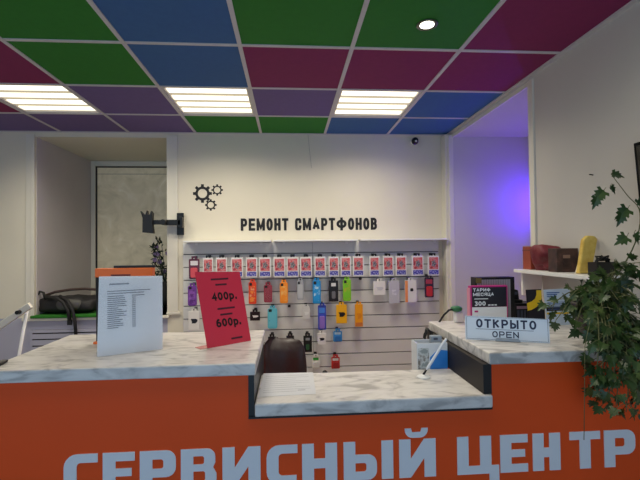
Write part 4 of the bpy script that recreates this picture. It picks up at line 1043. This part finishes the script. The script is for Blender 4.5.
# black wall screen, tilted, at the near right
tt_ = onX(633.2, 143.5, 1.47)
Yv = tt_.y; zt_ = tt_.z
t = thing('wall_screen', 'tall black screen tilted on the right wall above the plant', 'screen', (XR, Yv-.4, 1.7))
def scr(x_, z_): return x_
top = (1.470, zt_); bot = (1.512, zt_-.56)
dx = Vector((bot[0]-top[0], 0, bot[1]-top[1])).normalized(); nx = Vector((-dx.z*-1, 0, -dx.x*-1)); nx = Vector((1, 0, .075)).normalized()
H3 = .56
Pp = lambda y_, d_, q: Vector((top[0], y_, top[1])) + dx*d_ + nx*q
def slab(y0, y1, d0, d1, q0, q1):
    vs = [Pp(y0, d0, q0), Pp(y1, d0, q0), Pp(y1, d1, q0), Pp(y0, d1, q0), Pp(y0, d0, q1), Pp(y1, d0, q1), Pp(y1, d1, q1), Pp(y0, d1, q1)]
    return MB().add(vs, [(0, 3, 2, 1), (4, 5, 6, 7), (0, 1, 5, 4), (1, 2, 6, 5), (2, 3, 7, 6), (3, 0, 4, 7)])
slab(Yv-.95, Yv, 0, H3, 0, .035).build('casing', mat('screen_casing', (12, 12, 13), .8, spec=.15), t, bevel=.003)
slab(Yv-.935, Yv-.015, .015, H3-.02, -.0012, -.0002).build('display', mat('screen_glass', (8, 9, 12), .1), t)
mb = MB(); mb.box((1.525, Yv-.5, zt_-.33), (XR-.0005, Yv-.4, zt_-.2)); mb.build('wall_mount', M['black'], t)

# ================================================================== PLANT
M['leaf'] = ramp_mat('plant_leaf', [(.3, (40, 58, 28)), (.55, (60, 82, 38)), (.8, (92, 108, 58))], scale=9, rough=.38, detail=3)
M['stem'] = mat('plant_stem', (96, 100, 60), .6); M['pot'] = mat('dark_pot', (40, 34, 32), .5); M['soil'] = mat('soil', (40, 30, 24), .9)
pot = Vector((1.36, 1.80, ZU+.0006))
t = thing('potted_plant', 'leafy green trailing plant at the right end of the counter', 'potted plant', pot)
MB().lathe([(.062, 0), (.07, .01), (.092, .13), (.097, .13), (.097, .15), (.088, .15), (.083, .12)], pot, 28).build('pot', M['pot'], t, smooth=True)
MB().lathe([(.082, .118), (.05, .128), (.005, .13)], pot, 20).build('soil', M['soil'], t, smooth=True)
LEAF = [(0, 0), (.12, .08), (.36, .02), (.50, .22), (.28, .26), (.46, .52), (.24, .46), (.28, .70), (.13, .66), (.08, .86), (0, 1.0)]
LEAF = LEAF + [(-x, y) for x, y in LEAF[-2:0:-1]]
def leaf(mb, p, d, nrm, s, curl=.25):
    d = d.normalized(); sd = d.cross(nrm).normalized(); nn = sd.cross(d).normalized()
    def at(x, y): return p + sd*(x*s*.95) + d*(y*s) + nn*(s*(-curl*y*y + .22*abs(x)))
    # midrib fan: left and right halves share the rib
    rib = [(0, 0), (0, .28), (0, .55), (0, 1.0)]
    vs = [at(x, y) for x, y in LEAF] + [at(0, .28), at(0, .55)]
    n = len(LEAF); A_, B_ = n, n+1
    half = 10
    fs = [(0, 1, A_), (1, 2, A_), (2, 3, A_), (3, 4, A_), (4, 5, B_, A_), (5, 6, B_), (6, 7, B_), (7, 8, B_), (8, 9, B_), (9, 10, B_)]
    m_ = lambda i: (n-i) % n
    fs += [tuple(reversed([(m_(v) if v < n else v) for v in f])) for f in fs]
    mb.add(vs, fs)
lv = MB(); sm = MB(); r5 = random.Random(21)
base = pot+Vector((0, 0, .125))
def spray(path, nleaf, size, spread, r0=.0035, start=.15):
    pts = [Vector(p) for p in path]
    # smooth
    q = []
    for i in range(len(pts)-1):
        for k in range(6):
            u = k/6; p0, p1, p2, p3 = pts[max(i-1, 0)], pts[i], pts[i+1], pts[min(i+2, len(pts)-1)]
            q.append(.5*((2*p1)+(p2-p0)*u+(2*p0-5*p1+4*p2-p3)*u*u+(3*p1-p0-3*p2+p3)*u**3))
    q.append(pts[-1])
    sm.tube(q, [r0*(1-.6*i/len(q)) for i in range(len(q))], 6)
    for k in range(nleaf):
        u = start+(1-start)*k/max(1, nleaf-1); i = min(int(u*(len(q)-1)), len(q)-2)
        p = q[i]; tg = (q[i+1]-q[i]).normalized()
        sd = tg.orthogonal().normalized(); sd = Matrix.Rotation(r5.uniform(0, 6.28), 3, tg) @ sd
        d = (sd*1.0 + tg*.5 + Vector((0, -.15, -.25))).normalized()
        e = p + d*spread*r5.uniform(.5, 1.2)
        if e.x > 1.55: e.x = 1.55-r5.uniform(0, .03)
        sm.tube([p, (p+e)/2+Vector((0, 0, .004)), e], .0012, 4)
        nr = Vector((r5.uniform(-.5, .5), r5.uniform(-1.1, -.3), r5.uniform(.1, 1.0)))
        dd = (d + Vector((r5.uniform(-.4, .4), r5.uniform(-.3, .1), r5.uniform(-.9, -.1)))).normalized()
        leaf(lv, e, dd, nr, size*r5.uniform(.7, 1.2))
W3 = lambda x, y, Y: onY(x, y, Y)
# long thin shoot
spray([base, W3(632, 250, 1.62), W3(640, 213, 1.58), W3(627, 195, 1.55), W3(611, 174, 1.53)], 0, .05, .02, .003)
for (x, y, dx_, dz_, s) in ((611, 174, .2, -.05, .05), (604, 190, -.6, -.55, .06), (610, 186, .5, -.6, .04), (597, 196, -.3, -1, .055), (628, 208, -.9, -.7, .065), (622, 212, -.3, -1, .06), (637, 205, .7, .4, .05), (627, 236, -.8, -.5, .06), (634, 233, .3, -.6, .05)):
    e = W3(x, y, 1.54); sm.tube([e, e+Vector((.02, .015, .012))], .0012, 4)
    leaf(lv, e, Vector((dx_, -.1, dz_)), Vector((.1, -1, .5)), s)
# crown sprays
for (x, y, Y) in ((549, 308, 1.72), (556, 320, 1.66), (566, 302, 1.68), (576, 324, 1.64), (582, 294, 1.70), (592, 302, 1.66), (600, 290, 1.66), (612, 284, 1.64), (624, 274, 1.60), (636, 268, 1.58), (643, 262, 1.55), (603, 310, 1.58), (618, 300, 1.56), (636, 296, 1.5), (600, 326, 1.58), (614, 322, 1.55), (630, 326, 1.5), (590, 330, 1.62), (608, 342, 1.56), (645, 312, 1.45), (622, 344, 1.5), (640, 340, 1.48), (626, 310, 1.56)):
    e = W3(x, y, Y); mid = (base+e)/2 + Vector((0, 0, .07))
    spray([base, mid, e], 14 if x > 585 else 7, .050, .045)
# trailing shoots over the front edge
for (x, y, Y) in ((600, 402, 1.47), (608, 410, 1.44), (616, 406, 1.42), (626, 412, 1.40), (636, 408, 1.40), (643, 398, 1.38), (595, 390, 1.48), (612, 392, 1.45), (632, 392, 1.42), (646, 415, 1.36), (622, 380, 1.44), (604, 378, 1.47), (638, 378, 1.42)):
    e = W3(x, y, Y); lip = W3(x+4, 340, 1.50)
    spray([base, (base+lip)/2+Vector((0, 0, .06)), lip, e], 16, .050, .04, start=.4)
# one bare trailing stem
sm.tube([base, W3(590, 322, 1.56), W3(585, 345, 1.53), W3(584.5, 400, 1.5), W3(584, 440, 1.5)], .0014, 5)
sm.build('stems', M['stem'], t, smooth=True); lv.build('leaves', M['leaf'], t)

# ------------------------------------------------------------------ view
S.view_settings.view_transform = 'Standard'; S.view_settings.look = 'None'
S.view_settings.gamma = 1; S.view_settings.use_curve_mapping = False
S.view_settings.exposure = 0.0
